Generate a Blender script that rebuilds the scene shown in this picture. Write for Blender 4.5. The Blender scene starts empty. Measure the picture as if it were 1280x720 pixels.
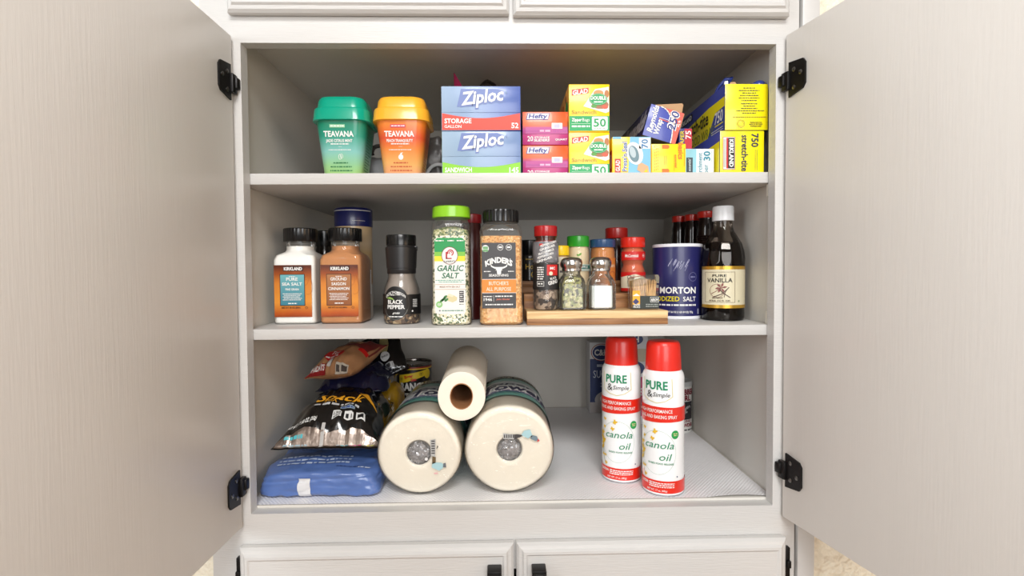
import bpy, bmesh, math, random
from mathutils import Vector, Matrix, noise

S = bpy.context.scene
COL = S.collection
PI = math.pi

# ------------------------------------------------------------------ camera
cd = bpy.data.cameras.new('camera')
cd.sensor_width = 36.0
cd.lens = 650.0 / 1280.0 * 36.0
cd.clip_start = 0.01
cam = bpy.data.objects.new('camera', cd)
COL.objects.link(cam)
_yaw, _pit, _rol = 0.0218, -0.0303, -0.0071
_F = Vector((math.sin(_yaw) * math.cos(_pit), math.cos(_yaw) * math.cos(_pit), math.sin(_pit)))
_R = _F.cross(Vector((0, 0, 1))).normalized()
_U = _R.cross(_F)
_c, _s = math.cos(_rol), math.sin(_rol)
_R2, _U2 = _R * _c + _U * _s, _U * _c - _R * _s
_m = Matrix((_R2, _U2, -_F)).transposed().to_4x4()
_m.translation = Vector((-0.0203, -0.8554, 0.3958))
cam.matrix_world = _m
S.camera = cam

# ------------------------------------------------------------------ world, lights, exposure
w = bpy.data.worlds.new('world')
S.world = w
w.use_nodes = True
w.node_tree.nodes['Background'].inputs[0].default_value = (1.0, 0.975, 0.94, 1)
w.node_tree.nodes['Background'].inputs[1].default_value = 0.20


def area(name, loc, target, sx, sy, power, col):
    l = bpy.data.lights.new(name, 'AREA')
    l.shape = 'RECTANGLE'
    l.size, l.size_y, l.energy, l.color = sx, sy, power, col
    o = bpy.data.objects.new(name, l)
    COL.objects.link(o)
    o.location = loc
    o.rotation_euler = (Vector(target) - Vector(loc)).to_track_quat('-Z', 'Y').to_euler()
    return o


area('ceiling_lamp_light', (0.0, -2.05, 1.95), (0, 0.1, 0.35), 1.1, 0.6, 51, (1.0, 0.985, 0.965))
area('front_fill_light', (0.3, -3.1, 0.75), (0.0, 0.3, 0.35), 1.7, 1.3, 50, (0.98, 0.99, 1.0))  # unseen frontal fill, added so light reaches the compartments' back walls
area('side_window_light', (-2.3, -1.9, 0.9), (0.3, -0.1, 0.4), 1.3, 1.3, 34, (0.93, 0.97, 1.0))
area('warm_room_light', (2.2, -2.2, 0.5), (-0.3, -0.1, 0.35), 1.2, 1.2, 12, (1.0, 0.68, 0.40))
S.view_settings.view_transform = 'Standard'
S.view_settings.look = 'None'
S.view_settings.gamma = 1
S.view_settings.use_curve_mapping = False
S.view_settings.exposure = -0.10
S.cycles.transparent_max_bounces = 16
S.cycles.max_bounces = 8


# ------------------------------------------------------------------ materials
def lin(c):
    return tuple(((v / 255) / 12.92 if v / 255 <= 0.04045 else ((v / 255 + 0.055) / 1.055) ** 2.4) for v in c) + (1,)


MATS = {}


def mat(name, rgb, rough=0.5, metal=0.0, var=0.05, vscale=30, bump=0.0, bscale=60, coat=0.0, stretch=None, spec=0.5, bdist=0.002):
    if name in MATS:
        return MATS[name]
    m = bpy.data.materials.new(name)
    m.use_nodes = True
    nt = m.node_tree
    b = nt.nodes['Principled BSDF']
    b.inputs['Roughness'].default_value = rough
    b.inputs['Metallic'].default_value = metal
    b.inputs['Coat Weight'].default_value = coat
    b.inputs['Coat Roughness'].default_value = 0.08
    b.inputs['Specular IOR Level'].default_value = spec
    tc = nt.nodes.new('ShaderNodeTexCoord')
    mp = nt.nodes.new('ShaderNodeMapping')
    if stretch:
        mp.inputs['Scale'].default_value = stretch
    nt.links.new(tc.outputs['Object'], mp.inputs[0])
    n = nt.nodes.new('ShaderNodeTexNoise')
    n.inputs['Scale'].default_value = vscale
    n.inputs['Detail'].default_value = 4
    nt.links.new(mp.outputs[0], n.inputs['Vector'])
    r = nt.nodes.new('ShaderNodeValToRGB')
    c = lin(rgb)
    r.color_ramp.elements[0].position = 0.3
    r.color_ramp.elements[1].position = 0.7
    r.color_ramp.elements[0].color = tuple(v * (1 - var) for v in c[:3]) + (1,)
    r.color_ramp.elements[1].color = tuple(min(1, v * (1 + var)) for v in c[:3]) + (1,)
    nt.links.new(n.outputs['Fac'], r.inputs[0])
    nt.links.new(r.outputs[0], b.inputs['Base Color'])
    if bump:
        n2 = nt.nodes.new('ShaderNodeTexNoise')
        n2.inputs['Scale'].default_value = bscale
        n2.inputs['Detail'].default_value = 3
        nt.links.new(mp.outputs[0], n2.inputs['Vector'])
        bp = nt.nodes.new('ShaderNodeBump')
        bp.inputs['Strength'].default_value = bump
        bp.inputs['Distance'].default_value = bdist
        nt.links.new(n2.outputs['Fac'], bp.inputs['Height'])
        nt.links.new(bp.outputs[0], b.inputs['Normal'])
    MATS[name] = m
    return m


def ink(r, g, b, rough=0.42):
    return mat('ink_%02x%02x%02x' % (r, g, b), (r * 0.95, g * 0.95, b * 0.95), rough, var=0.02)


def ramp_mat(name, stops, axis='Z', rough=0.35, coat=0.2, noise_amt=0.0):
    """printed colour gradient along one axis of the mesh's own box"""
    if name in MATS:
        return MATS[name]
    m = bpy.data.materials.new(name)
    stops = [(p_, tuple(v * 0.93 for v in c_)) for p_, c_ in stops]
    m.use_nodes = True
    nt = m.node_tree
    b = nt.nodes['Principled BSDF']
    b.inputs['Roughness'].default_value = rough
    b.inputs['Coat Weight'].default_value = coat
    tc = nt.nodes.new('ShaderNodeTexCoord')
    sp = nt.nodes.new('ShaderNodeSeparateXYZ')
    nt.links.new(tc.outputs['Generated'], sp.inputs[0])
    src = sp.outputs[axis]
    if noise_amt:
        n = nt.nodes.new('ShaderNodeTexNoise')
        n.inputs['Scale'].default_value = 2.5
        nt.links.new(tc.outputs['Generated'], n.inputs['Vector'])
        ma = nt.nodes.new('ShaderNodeMath')
        ma.operation = 'MULTIPLY_ADD'
        ma.inputs[1].default_value = noise_amt
        nt.links.new(n.outputs['Fac'], ma.inputs[0])
        nt.links.new(src, ma.inputs[2])
        src = ma.outputs[0]
    r = nt.nodes.new('ShaderNodeValToRGB')
    e = r.color_ramp.elements
    while len(e) < len(stops):
        e.new(0.5)
    for i, (p, c) in enumerate(stops):
        e[i].position = p
        e[i].color = lin(c)
    nt.links.new(src, r.inputs[0])
    nt.links.new(r.outputs[0], b.inputs['Base Color'])
    MATS[name] = m
    return m


def speckle(name, cols, scale=260, rough=0.55, aniso=None):
    """mixed grains of several colours"""
    if name in MATS:
        return MATS[name]
    m = bpy.data.materials.new(name)
    m.use_nodes = True
    nt = m.node_tree
    b = nt.nodes['Principled BSDF']
    b.inputs['Roughness'].default_value = rough
    tc = nt.nodes.new('ShaderNodeTexCoord')
    mp = nt.nodes.new('ShaderNodeMapping')
    if aniso:
        mp.inputs['Scale'].default_value = aniso
    nt.links.new(tc.outputs['Object'], mp.inputs[0])
    v = nt.nodes.new('ShaderNodeTexVoronoi')
    v.inputs['Scale'].default_value = scale
    nt.links.new(mp.outputs[0], v.inputs['Vector'])
    sp = nt.nodes.new('ShaderNodeSeparateColor')
    nt.links.new(v.outputs['Color'], sp.inputs[0])
    r = nt.nodes.new('ShaderNodeValToRGB')
    r.color_ramp.interpolation = 'CONSTANT'
    e = r.color_ramp.elements
    while len(e) < len(cols):
        e.new(0.5)
    for i, c in enumerate(cols):
        e[i].position = i / len(cols)
        e[i].color = lin(c)
    nt.links.new(sp.outputs[0], r.inputs[0])
    nt.links.new(r.outputs[0], b.inputs['Base Color'])
    bp = nt.nodes.new('ShaderNodeBump')
    bp.inputs['Strength'].default_value = 0.5
    bp.inputs['Distance'].default_value = 0.001
    nt.links.new(v.outputs['Distance'], bp.inputs['Height'])
    nt.links.new(bp.outputs[0], b.inputs['Normal'])
    MATS[name] = m
    return m


def clear(name, tint=(255, 255, 255), gloss=1.0, rough=0.03, bump=0.0, haze=0.0):
    """thin clear plastic or glass: tinted see-through with Fresnel reflection"""
    if name in MATS:
        return MATS[name]
    m = bpy.data.materials.new(name)
    m.use_nodes = True
    nt = m.node_tree
    nt.nodes.remove(nt.nodes['Principled BSDF'])
    out = nt.nodes['Material Output']
    t = nt.nodes.new('ShaderNodeBsdfTransparent')
    t.inputs[0].default_value = lin(tint)
    g = nt.nodes.new('ShaderNodeBsdfGlossy')
    g.inputs['Roughness'].default_value = rough
    f = nt.nodes.new('ShaderNodeFresnel')
    f.inputs[0].default_value = 1.45
    mu = nt.nodes.new('ShaderNodeMath')
    mu.operation = 'MULTIPLY_ADD'
    mu.inputs[1].default_value = gloss
    mu.inputs[2].default_value = 0.004 * gloss
    mu.use_clamp = True
    nt.links.new(f.outputs[0], mu.inputs[0])
    mx = nt.nodes.new('ShaderNodeMixShader')
    nt.links.new(mu.outputs[0], mx.inputs[0])
    nt.links.new(t.outputs[0], mx.inputs[1])
    nt.links.new(g.outputs[0], mx.inputs[2])
    res = mx.outputs[0]
    if haze:
        df = nt.nodes.new('ShaderNodeBsdfDiffuse')
        df.inputs[0].default_value = (0.85, 0.86, 0.82, 1)
        mh = nt.nodes.new('ShaderNodeMixShader')
        mh.inputs[0].default_value = haze
        nt.links.new(res, mh.inputs[1])
        nt.links.new(df.outputs[0], mh.inputs[2])
        res = mh.outputs[0]
    nt.links.new(res, out.inputs[0])
    if bump:
        tc = nt.nodes.new('ShaderNodeTexCoord')
        n = nt.nodes.new('ShaderNodeTexNoise')
        n.inputs['Scale'].default_value = 45
        n.inputs['Distortion'].default_value = 1.5
        nt.links.new(tc.outputs['Object'], n.inputs['Vector'])
        bp = nt.nodes.new('ShaderNodeBump')
        bp.inputs['Strength'].default_value = bump
        bp.inputs['Distance'].default_value = 0.004
        nt.links.new(n.outputs['Fac'], bp.inputs['Height'])
        nt.links.new(bp.outputs[0], g.inputs['Normal'])
    MATS[name] = m
    return m


def wood_mat(name, dark, light, scale=1.0):
    if name in MATS:
        return MATS[name]
    m = bpy.data.materials.new(name)
    m.use_nodes = True
    nt = m.node_tree
    b = nt.nodes['Principled BSDF']
    b.inputs['Roughness'].default_value = 0.45
    tc = nt.nodes.new('ShaderNodeTexCoord')
    mp = nt.nodes.new('ShaderNodeMapping')
    mp.inputs['Scale'].default_value = (6 * scale, 90 * scale, 90 * scale)
    nt.links.new(tc.outputs['Object'], mp.inputs[0])
    n = nt.nodes.new('ShaderNodeTexNoise')
    n.inputs['Scale'].default_value = 1.6
    n.inputs['Detail'].default_value = 5
    n.inputs['Distortion'].default_value = 0.6
    nt.links.new(mp.outputs[0], n.inputs['Vector'])
    r = nt.nodes.new('ShaderNodeValToRGB')
    r.color_ramp.elements[0].position = 0.35
    r.color_ramp.elements[1].position = 0.65
    r.color_ramp.elements[0].color = lin(dark)
    r.color_ramp.elements[1].color = lin(light)
    nt.links.new(n.outputs['Fac'], r.inputs[0])
    nt.links.new(r.outputs[0], b.inputs['Base Color'])
    MATS[name] = m
    return m


PAINT = mat('cabinet_paint', (202, 200, 197), 0.38, var=0.012, vscale=8, bump=0.25, bscale=40, stretch=(1, 1, 12))
DOORP = mat('door_paint', (220, 215, 209), 0.36, var=0.008, vscale=6, bump=0.10, bscale=45, stretch=(1.0, 6, 0.35))
INSIDE = mat('cabinet_interior_paint', (213, 209, 201), 0.55, var=0.015, vscale=10, bump=0.15, bscale=50)
LINER = mat('liner_plastic', (240, 239, 240), 0.5, var=0.01)
BLACKM = mat('black_hinge_metal', (30, 28, 28), 0.4, metal=0.6, var=0.1)
SCREW = mat('screw_metal', (120, 118, 116), 0.3, metal=1.0)
WALLM = mat('wall_plaster', (240, 230, 208), 0.6, var=0.05, vscale=25, bump=1.0, bscale=45, bdist=0.012)
FLOORM = mat('floor_boards', (150, 118, 88), 0.5, var=0.15, vscale=4, stretch=(1, 10, 1))
CARD = mat('brown_cardboard', (190, 150, 110), 0.8, var=0.06)
CLEAR = clear('clear_plastic', gloss=0.6, haze=0.04)
GLASS = clear('clear_glass', (250, 252, 250), 0.9, haze=0.035)
FILM = clear('wrapping_film', (255, 255, 255), 0.9, 0.10, bump=0.9, haze=0.03)
BLACKP = mat('black_plastic', (18, 18, 19), 0.22, var=0.1)
CHROME = mat('steel_lid', (205, 200, 195), 0.22, metal=1.0, var=0.03)


# ------------------------------------------------------------------ mesh helpers
class G:
    def __init__(s):
        s.bm = bmesh.new()
        s.mats = []

    def mi(s, m):
        if m not in s.mats:
            s.mats.append(m)
        return s.mats.index(m)

    def face(s, pts, m):
        vs = [s.bm.verts.new(p) for p in pts]
        f = s.bm.faces.new(vs)
        f.material_index = s.mi(m)
        return f

    def box(s, x0, x1, y0, y1, z0, z1, m, bev=0.0, M=None, seg=2):
        t = bmesh.new()
        bmesh.ops.create_cube(t, size=1)
        for v in t.verts:
            v.co = Vector(((x0 + x1) / 2 + v.co.x * (x1 - x0), (y0 + y1) / 2 + v.co.y * (y1 - y0), (z0 + z1) / 2 + v.co.z * (z1 - z0)))
        if bev:
            bmesh.ops.bevel(t, geom=t.edges[:], offset=bev, segments=seg, profile=0.5, affect='EDGES')
        s.merge(t, m, M)
        return s

    def merge(s, t, m, M=None):
        i = s.mi(m)
        mp = {}
        for v in t.verts:
            mp[v] = s.bm.verts.new(M @ v.co if M else v.co)
        for f in t.faces:
            try:
                nf = s.bm.faces.new([mp[v] for v in f.verts])
                nf.material_index = i
            except ValueError:
                pass
        t.free()

    def loft(s, rings, m, cap0=True, cap1=True, close=True):
        """rings: lists of equally many points; m: a material or one per band"""
        rv = [[s.bm.verts.new(p) for p in r] for r in rings]
        n = len(rv[0])
        for k in range(len(rv) - 1):
            mm = m[k] if isinstance(m, (list, tuple)) else m
            i = s.mi(mm)
            for j in range(n if close else n - 1):
                f = s.bm.faces.new((rv[k][j], rv[k][(j + 1) % n], rv[k + 1][(j + 1) % n], rv[k + 1][j]))
                f.material_index = i
        m0 = m[0] if isinstance(m, (list, tuple)) else m
        m1 = m[-1] if isinstance(m, (list, tuple)) else m
        if cap0:
            s.bm.faces.new(list(reversed(rv[0]))).material_index = s.mi(m0)
        if cap1:
            s.bm.faces.new(rv[-1]).material_index = s.mi(m1)
        return s

    def lathe(s, prof, m, seg=40, cx=0, cy=0, cap0=True, cap1=True, rfun=None):
        rings = []
        for r, z in prof:
            ring = []
            for j in range(seg):
                a = 2 * PI * j / seg
                rr = r * (rfun(a, z) if rfun else 1)
                ring.append((cx + rr * math.cos(a), cy + rr * math.sin(a), z))
            rings.append(ring)
        return s.loft(rings, m, cap0, cap1)

    def rr(s, secs, m, cap0=True, cap1=True, n=5, cx=0, cy=0):
        """rounded rectangle sections (z, half x, half y, corner radius)"""
        rings = []
        for z, hx, hy, r in secs:
            ring = []
            for (sx, sy, a0) in ((1, 1, 0), (-1, 1, PI / 2), (-1, -1, PI), (1, -1, 1.5 * PI)):
                for k in range(n + 1):
                    a = a0 + PI / 2 * k / n
                    ring.append((cx + sx * (hx - r) + r * math.cos(a), cy + sy * (hy - r) + r * math.sin(a), z))
            rings.append(ring)
        return s.loft(rings, m, cap0, cap1)

    def tube(s, pts, r, m, seg=10, cap=True):
        rings = []
        for i, p in enumerate(pts):
            p = Vector(p)
            d = (Vector(pts[min(i + 1, len(pts) - 1)]) - Vector(pts[max(i - 1, 0)])).normalized()
            a = d.orthogonal().normalized()
            if i and abs(a.dot(pa)) < 0.9:
                a = (pa - d * pa.dot(d)).normalized()
            pa = a
            b = d.cross(a)
            rr = r[i] if isinstance(r, (list, tuple)) else r
            rings.append([p + a * rr * math.cos(2 * PI * k / seg) + b * rr * math.sin(2 * PI * k / seg) for k in range(seg)])
        return s.loft(rings, m, cap, cap)

    def build(s, name, parent=None, smooth=35, loc=None):
        bmesh.ops.recalc_face_normals(s.bm, faces=s.bm.faces[:])
        me = bpy.data.meshes.new(name)
        s.bm.to_mesh(me)
        s.bm.free()
        for m in s.mats:
            me.materials.append(m)
        if smooth:
            for p in me.polygons:
                p.use_smooth = True
            me.set_sharp_from_angle(angle=math.radians(smooth))
        o = bpy.data.objects.new(name, me)
        COL.objects.link(o)
        if parent:
            o.parent = parent
        if loc:
            o.location = loc
        return o


def thing(name, label, cat, loc=(0, 0, 0), rot=(0, 0, 0), group=None):
    o = bpy.data.objects.new(name, None)
    o.empty_display_size = 0.02
    COL.objects.link(o)
    o.location = loc
    o.rotation_euler = rot
    return tag(o, label, cat, group)


def tag(o, label, cat, group=None):
    o['label'] = label
    o['category'] = cat
    if group:
        o['group'] = group
    return o


# ------------------------------------------------------------------ flat print
_TXT = {}


def glyphs(st, bold):
    k = (st, bold)
    if k not in _TXT:
        c = bpy.data.curves.new('lettering', 'FONT')
        c.body = st
        c.offset = bold
        c.resolution_u = 2
        o = bpy.data.objects.new('lettering', c)
        me = bpy.data.meshes.new_from_object(o)
        vs = [(v.co.x, v.co.y) for v in me.vertices]
        fs = [tuple(p.vertices) for p in me.polygons]
        bpy.data.objects.remove(o)
        bpy.data.curves.remove(c)
        bpy.data.meshes.remove(me)
        _TXT[k] = (vs, fs)
    return _TXT[k]


_hv = glyphs('H', 0.0)[0]
CAPH = max(y for x, y in _hv) - min(y for x, y in _hv)


class P:
    """print on a surface: shapes in (u, v) metres, wrapped onto the thing by mapf(u, v, off)"""

    def __init__(s, mapf, step=None, lay=0.00022, base=0.0003, vmin=None):
        s.vmin = vmin
        s.bm = bmesh.new()
        s.mats = []
        s.mapf, s.step, s.lay, s.base = mapf, step, lay, base
        s.rng = random.Random(5)

    def mi(s, m):
        if m not in s.mats:
            s.mats.append(m)
        return s.mats.index(m)

    def poly(s, pts, m, L=1):
        vs = [s.bm.verts.new((p[0], p[1], L)) for p in pts]
        s.bm.faces.new(vs).material_index = s.mi(m)
        return s

    def rect(s, u0, u1, v0, v1, m, L=1, slant=0):
        return s.poly([(u0, v0), (u1, v0), (u1 + slant, v1), (u0 + slant, v1)], m, L)

    def rrect(s, u0, u1, v0, v1, r, m, L=1):
        pts = []
        for (cx, cy, a0) in ((u1 - r, v1 - r, 0), (u0 + r, v1 - r, PI / 2), (u0 + r, v0 + r, PI), (u1 - r, v0 + r, 1.5 * PI)):
            for k in range(5):
                a = a0 + PI / 2 * k / 4
                pts.append((cx + r * math.cos(a), cy + r * math.sin(a)))
        return s.poly(pts, m, L)

    def ell(s, cu, cv, ru, rv, m, L=1, n=24, rot=0):
        c, q = math.cos(rot), math.sin(rot)
        return s.poly([(cu + ru * math.cos(2 * PI * k / n) * c - rv * math.sin(2 * PI * k / n) * q,
                        cv + ru * math.cos(2 * PI * k / n) * q + rv * math.sin(2 * PI * k / n) * c) for k in range(n)], m, L)

    def ring(s, cu, cv, ru, rv, t, m, L=1, n=32, a0=0, a1=2 * PI):
        for k in range(n):
            a, b = a0 + (a1 - a0) * k / n, a0 + (a1 - a0) * (k + 1) / n
            s.poly([(cu + ru * math.cos(a), cv + rv * math.sin(a)), (cu + ru * math.cos(b), cv + rv * math.sin(b)),
                    (cu + (ru - t) * math.cos(b), cv + (rv - t) * math.sin(b)), (cu + (ru - t) * math.cos(a), cv + (rv - t) * math.sin(a))], m, L)
        return s

    def line(s, pts, t, m, L=1):
        for (a, b) in zip(pts[:-1], pts[1:]):
            d = Vector((b[0] - a[0], b[1] - a[1]))
            if d.length < 1e-6:
                continue
            n = Vector((-d.y, d.x)).normalized() * t / 2
            e = d.normalized() * t * 0.25
            s.poly([(a[0] + n.x - e.x, a[1] + n.y - e.y), (a[0] - n.x - e.x, a[1] - n.y - e.y), (b[0] - n.x + e.x, b[1] - n.y + e.y), (b[0] + n.x + e.x, b[1] + n.y + e.y)], m, L)
        return s

    def frame(s, u0, u1, v0, v1, t, m, L=1):
        s.rect(u0, u1, v0, v0 + t, m, L).rect(u0, u1, v1 - t, v1, m, L)
        return s.rect(u0, u0 + t, v0 + t, v1 - t, m, L).rect(u1 - t, u1, v0 + t, v1 - t, m, L)

    def text(s, st, u, v, h, m, w=None, bold=0.02, it=0.0, al='c', rot=0.0, L=3, warp=None):
        vs, fs = glyphs(st, bold)
        if not vs:
            return s
        x0, x1 = min(p[0] for p in vs), max(p[0] for p in vs)
        sy = h / CAPH
        sx = (w / (x1 - x0)) if w else sy
        W = (x1 - x0) * sx
        off = {'c': -W / 2, 'l': 0, 'r': -W}[al]
        c, q = math.cos(rot), math.sin(rot)
        i = s.mi(m)
        nv = []
        for (x, y) in vs:
            a, b = (x - x0) * sx + off, y * sy
            a += it * b
            if warp:
                a, b = warp(a, b)
            nv.append(s.bm.verts.new((u + a * c - b * q, v + a * q + b * c, L)))
        for f in fs:
            try:
                s.bm.faces.new([nv[k] for k in f]).material_index = i
            except ValueError:
                pass
        return s

    def fine(s, u0, u1, v, h, m, L=2, fill=0.85):
        """a line of print too small to read"""
        u = u0
        while u < u1:
            wd = s.rng.uniform(0.8, 3.2) * h
            e = min(u + wd, u1)
            s.rect(u, e, v, v + h, m, L)
            u = e + h * s.rng.uniform(0.4, 0.8) * (1.7 - fill)
        return s

    def build(s, name, parent=None):
        if s.vmin is not None:          # the printed sheet ends here
            bmesh.ops.bisect_plane(s.bm, geom=s.bm.verts[:] + s.bm.edges[:] + s.bm.faces[:], dist=1e-7, plane_co=(0, s.vmin, 0), plane_no=(0, 1, 0), clear_inner=True)
        if s.step:
            us = [v.co.x for v in s.bm.verts]
            k = math.ceil(min(us) / s.step)
            while k * s.step < max(us):
                bmesh.ops.bisect_plane(s.bm, geom=s.bm.verts[:] + s.bm.edges[:] + s.bm.faces[:], dist=1e-7, plane_co=(k * s.step, 0, 0), plane_no=(1, 0, 0))
                k += 1
        if getattr(s, 'vstep', None):
            us = [v.co.y for v in s.bm.verts]
            k = math.ceil(min(us) / s.vstep)
            while k * s.vstep < max(us):
                bmesh.ops.bisect_plane(s.bm, geom=s.bm.verts[:] + s.bm.edges[:] + s.bm.faces[:], dist=1e-7, plane_co=(0, k * s.vstep, 0), plane_no=(0, 1, 0))
                k += 1
        bmesh.ops.recalc_face_normals(s.bm, faces=s.bm.faces[:])
        for v in s.bm.verts:
            v.co = Vector(s.mapf(v.co.x, v.co.y, s.base + s.lay * v.co.z))
        me = bpy.data.meshes.new(name)
        s.bm.to_mesh(me)
        s.bm.free()
        for m in s.mats:
            me.materials.append(m)
        o = bpy.data.objects.new(name, me)
        COL.objects.link(o)
        if parent:
            o.parent = parent
        return o


def flat(y=0.0, x=0.0, z=0.0):          # front face (towards -Y)
    return lambda u, v, o: (x + u, y - o, z + v)


def left_face(x=0.0, y=0.0, z=0.0):     # left side (towards -X); u runs from back to front
    return lambda u, v, o: (x - o, y - u, z + v)


def right_face(x=0.0, y=0.0, z=0.0):    # right side; u runs from front to back
    return lambda u, v, o: (x + o, y + u, z + v)


def cyl(r, turn=0.0):                   # around a can; u = 0 faces -Y
    return lambda u, v, o: ((r + o) * math.sin(u / r + turn), -(r + o) * math.cos(u / r + turn), v)


WH = ink(248, 247, 243)
BK = ink(22, 21, 22)
RED = ink(214, 30, 26)
GRN = ink(0, 150, 90)
GOLD = mat('gold_foil', (205, 160, 60), 0.3, metal=0.7)

# ------------------------------------------------------------------ setting
X0, X1, Y0, Y1 = -3.0, 3.0, -3.2, 0.80
g = G()
g.box(X0, X1, Y0, Y1, -0.93, -0.85, FLOORM)
g.build('floor')['kind'] = 'structure'
g = G()
g.box(X0, -0.4995, 0.035, 0.12, -0.85, 1.65, WALLM)
g.build('wall_left')['kind'] = 'structure'
g = G()
g.box(0.5065, X1, 0.012, 0.12, -0.85, 1.65, WALLM)
g.build('wall_right')['kind'] = 'structure'
g = G()
g.box(0.4765, 0.5055, -0.004, 0.05, -0.85, 1.65, PAINT, 0.002)
g.build('trim_1')['kind'] = 'structure'

# ------------------------------------------------------------------ the built-in cabinet
FX0, FX1 = -0.4985, 0.4725
W2, H = 0.435, 0.767
IL, IR, IZ0, IZ1, DEP = -0.455, 0.450, 0.0, 0.7976, 0.635
cab = thing('pantry_cabinet', 'white painted built-in pantry cabinet with both middle doors swung open', 'cabinet', (0, 0, -0.85))


def cb(bmg, name, parent=None, **k):
    o = bmg.build(name, parent or cab, **k)
    if parent is None:
        o.location = (0, 0, 0.85)
    return o


g = G()
OUT = [(FX0, -0.85), (FX1, -0.85), (FX1, 1.6), (FX0, 1.6)]
xs = [FX0, -W2, W2, FX1]
zs = [-0.85, -0.75, -0.10, 0.0, H, 0.86, 1.50, 1.60]
holes = {(1, 1), (1, 3), (1, 5)}


def quad(x0, x1, z0, z1, y):
    return [(x0, y, z0), (x1, y, z0), (x1, y, z1), (x0, y, z1)]


for i in range(3):
    for k in range(7):
        if (i, k) not in holes:
            g.face(quad(xs[i], xs[i + 1], zs[k], zs[k + 1], 0.0), PAINT)
            g.face(quad(xs[i], xs[i + 1], zs[k], zs[k + 1], 0.022), PAINT)
for (i, k) in holes:
    a, b, c, d = xs[i], xs[i + 1], zs[k], zs[k + 1]
    for (p0, p1) in (((a, c), (b, c)), ((b, c), (b, d)), ((b, d), (a, d)), ((a, d), (a, c))):
        g.face([(p0[0], 0.0, p0[1]), (p1[0], 0.0, p1[1]), (p1[0], 0.022, p1[1]), (p0[0], 0.022, p0[1])], PAINT)
for (p0, p1) in zip(OUT, OUT[1:] + OUT[:1]):
    g.face([(p0[0], 0.0, p0[1]), (p1[0], 0.0, p1[1]), (p1[0], 0.022, p1[1]), (p0[0], 0.022, p0[1])], PAINT)
bmesh.ops.remove_doubles(g.bm, verts=g.bm.verts[:], dist=1e-5)
cb(g, 'face_frame')
g = G()
g.box(IL - 0.018, IL, 0.022, DEP, -0.85, 1.6, INSIDE)
cb(g, 'side_panel')
g = G()
g.box(IR, IR + 0.018, 0.022, DEP, -0.85, 1.6, INSIDE)
cb(g, 'side_panel')
g = G()
g.box(IL - 0.018, IR + 0.018, DEP, DEP + 0.012, -0.85, 1.6, INSIDE)
cb(g, 'back_panel')
g = G()
g.box(IL, IR, 0.022, DEP, IZ1, IZ1 + 0.018, INSIDE)
cb(g, 'top_panel')
g = G()
g.box(IL, IR, 0.0225, DEP, -0.018, 0.0040, INSIDE)
cb(g, 'bottom_panel')
SH1, SH2 = 0.563, 0.303
for z, t in ((SH1, 0.0184), (SH2, 0.0179)):
    g = G()
    g.box(IL + 0.001, IR - 0.001, 0.0235, DEP - 0.003, z - t, z, PAINT, 0.001)
    cb(g, 'shelf')
for x in (IL + 0.006, IR - 0.006):
    for z in (SH1 - 0.0184, SH2 + 0.022):
        g = G()
        g.box(x - 0.0055, x + 0.0055, 0.030, 0.036, z - 0.022, z, CLEAR if 0 else mat('shelf_clip_plastic', (225, 220, 208), 0.4), 0.001)
        cb(g, 'shelf_clip')

# the liner with its fine diamond ribs
g = G()
nx, ny = 90, 60
vs = []
for j in range(ny + 1):
    for i in range(nx + 1):
        x = IL + 0.004 + (IR - IL - 0.008) * i / nx
        y = 0.0235 + (DEP - 0.0295) * j / ny
        z = 0.0050
        z += 0.0035 * max(0, 1 - (y - 0.026) / 0.03) * max(0, math.sin((x - 0.33) * 26)) * (1 if 0.33 < x < 0.45 else 0)
        vs.append(g.bm.verts.new((x, y, z)))
for j in range(ny):
    for i in range(nx):
        a = j * (nx + 1) + i
        g.bm.faces.new((vs[a], vs[a + 1], vs[a + nx + 2], vs[a + nx + 1]))
g.mi(LINER)
nt = LINER.node_tree
tc = nt.nodes.new('ShaderNodeTexCoord')
bpn = nt.nodes.new('ShaderNodeBump')
bpn.inputs['Strength'].default_value = 0.35
bpn.inputs['Distance'].default_value = 0.0012
hs = []
for ang in (0.7, -0.7):
    mp = nt.nodes.new('ShaderNodeMapping')
    mp.inputs['Rotation'].default_value = (0, 0, ang)
    wv = nt.nodes.new('ShaderNodeTexWave')
    wv.inputs['Scale'].default_value = 62
    nt.links.new(tc.outputs['Object'], mp.inputs[0])
    nt.links.new(mp.outputs[0], wv.inputs['Vector'])
    hs.append(wv)
mm = nt.nodes.new('ShaderNodeMath')
nt.links.new(hs[0].outputs['Fac'], mm.inputs[0])
nt.links.new(hs[1].outputs['Fac'], mm.inputs[1])
nt.links.new(mm.outputs[0], bpn.inputs['Height'])
nt.links.new(bpn.outputs[0], nt.nodes['Principled BSDF'].inputs['Normal'])
tag(g.build('shelf_liner'), 'white ribbed plastic liner covering the floor of the bottom compartment', 'shelf liner')


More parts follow.
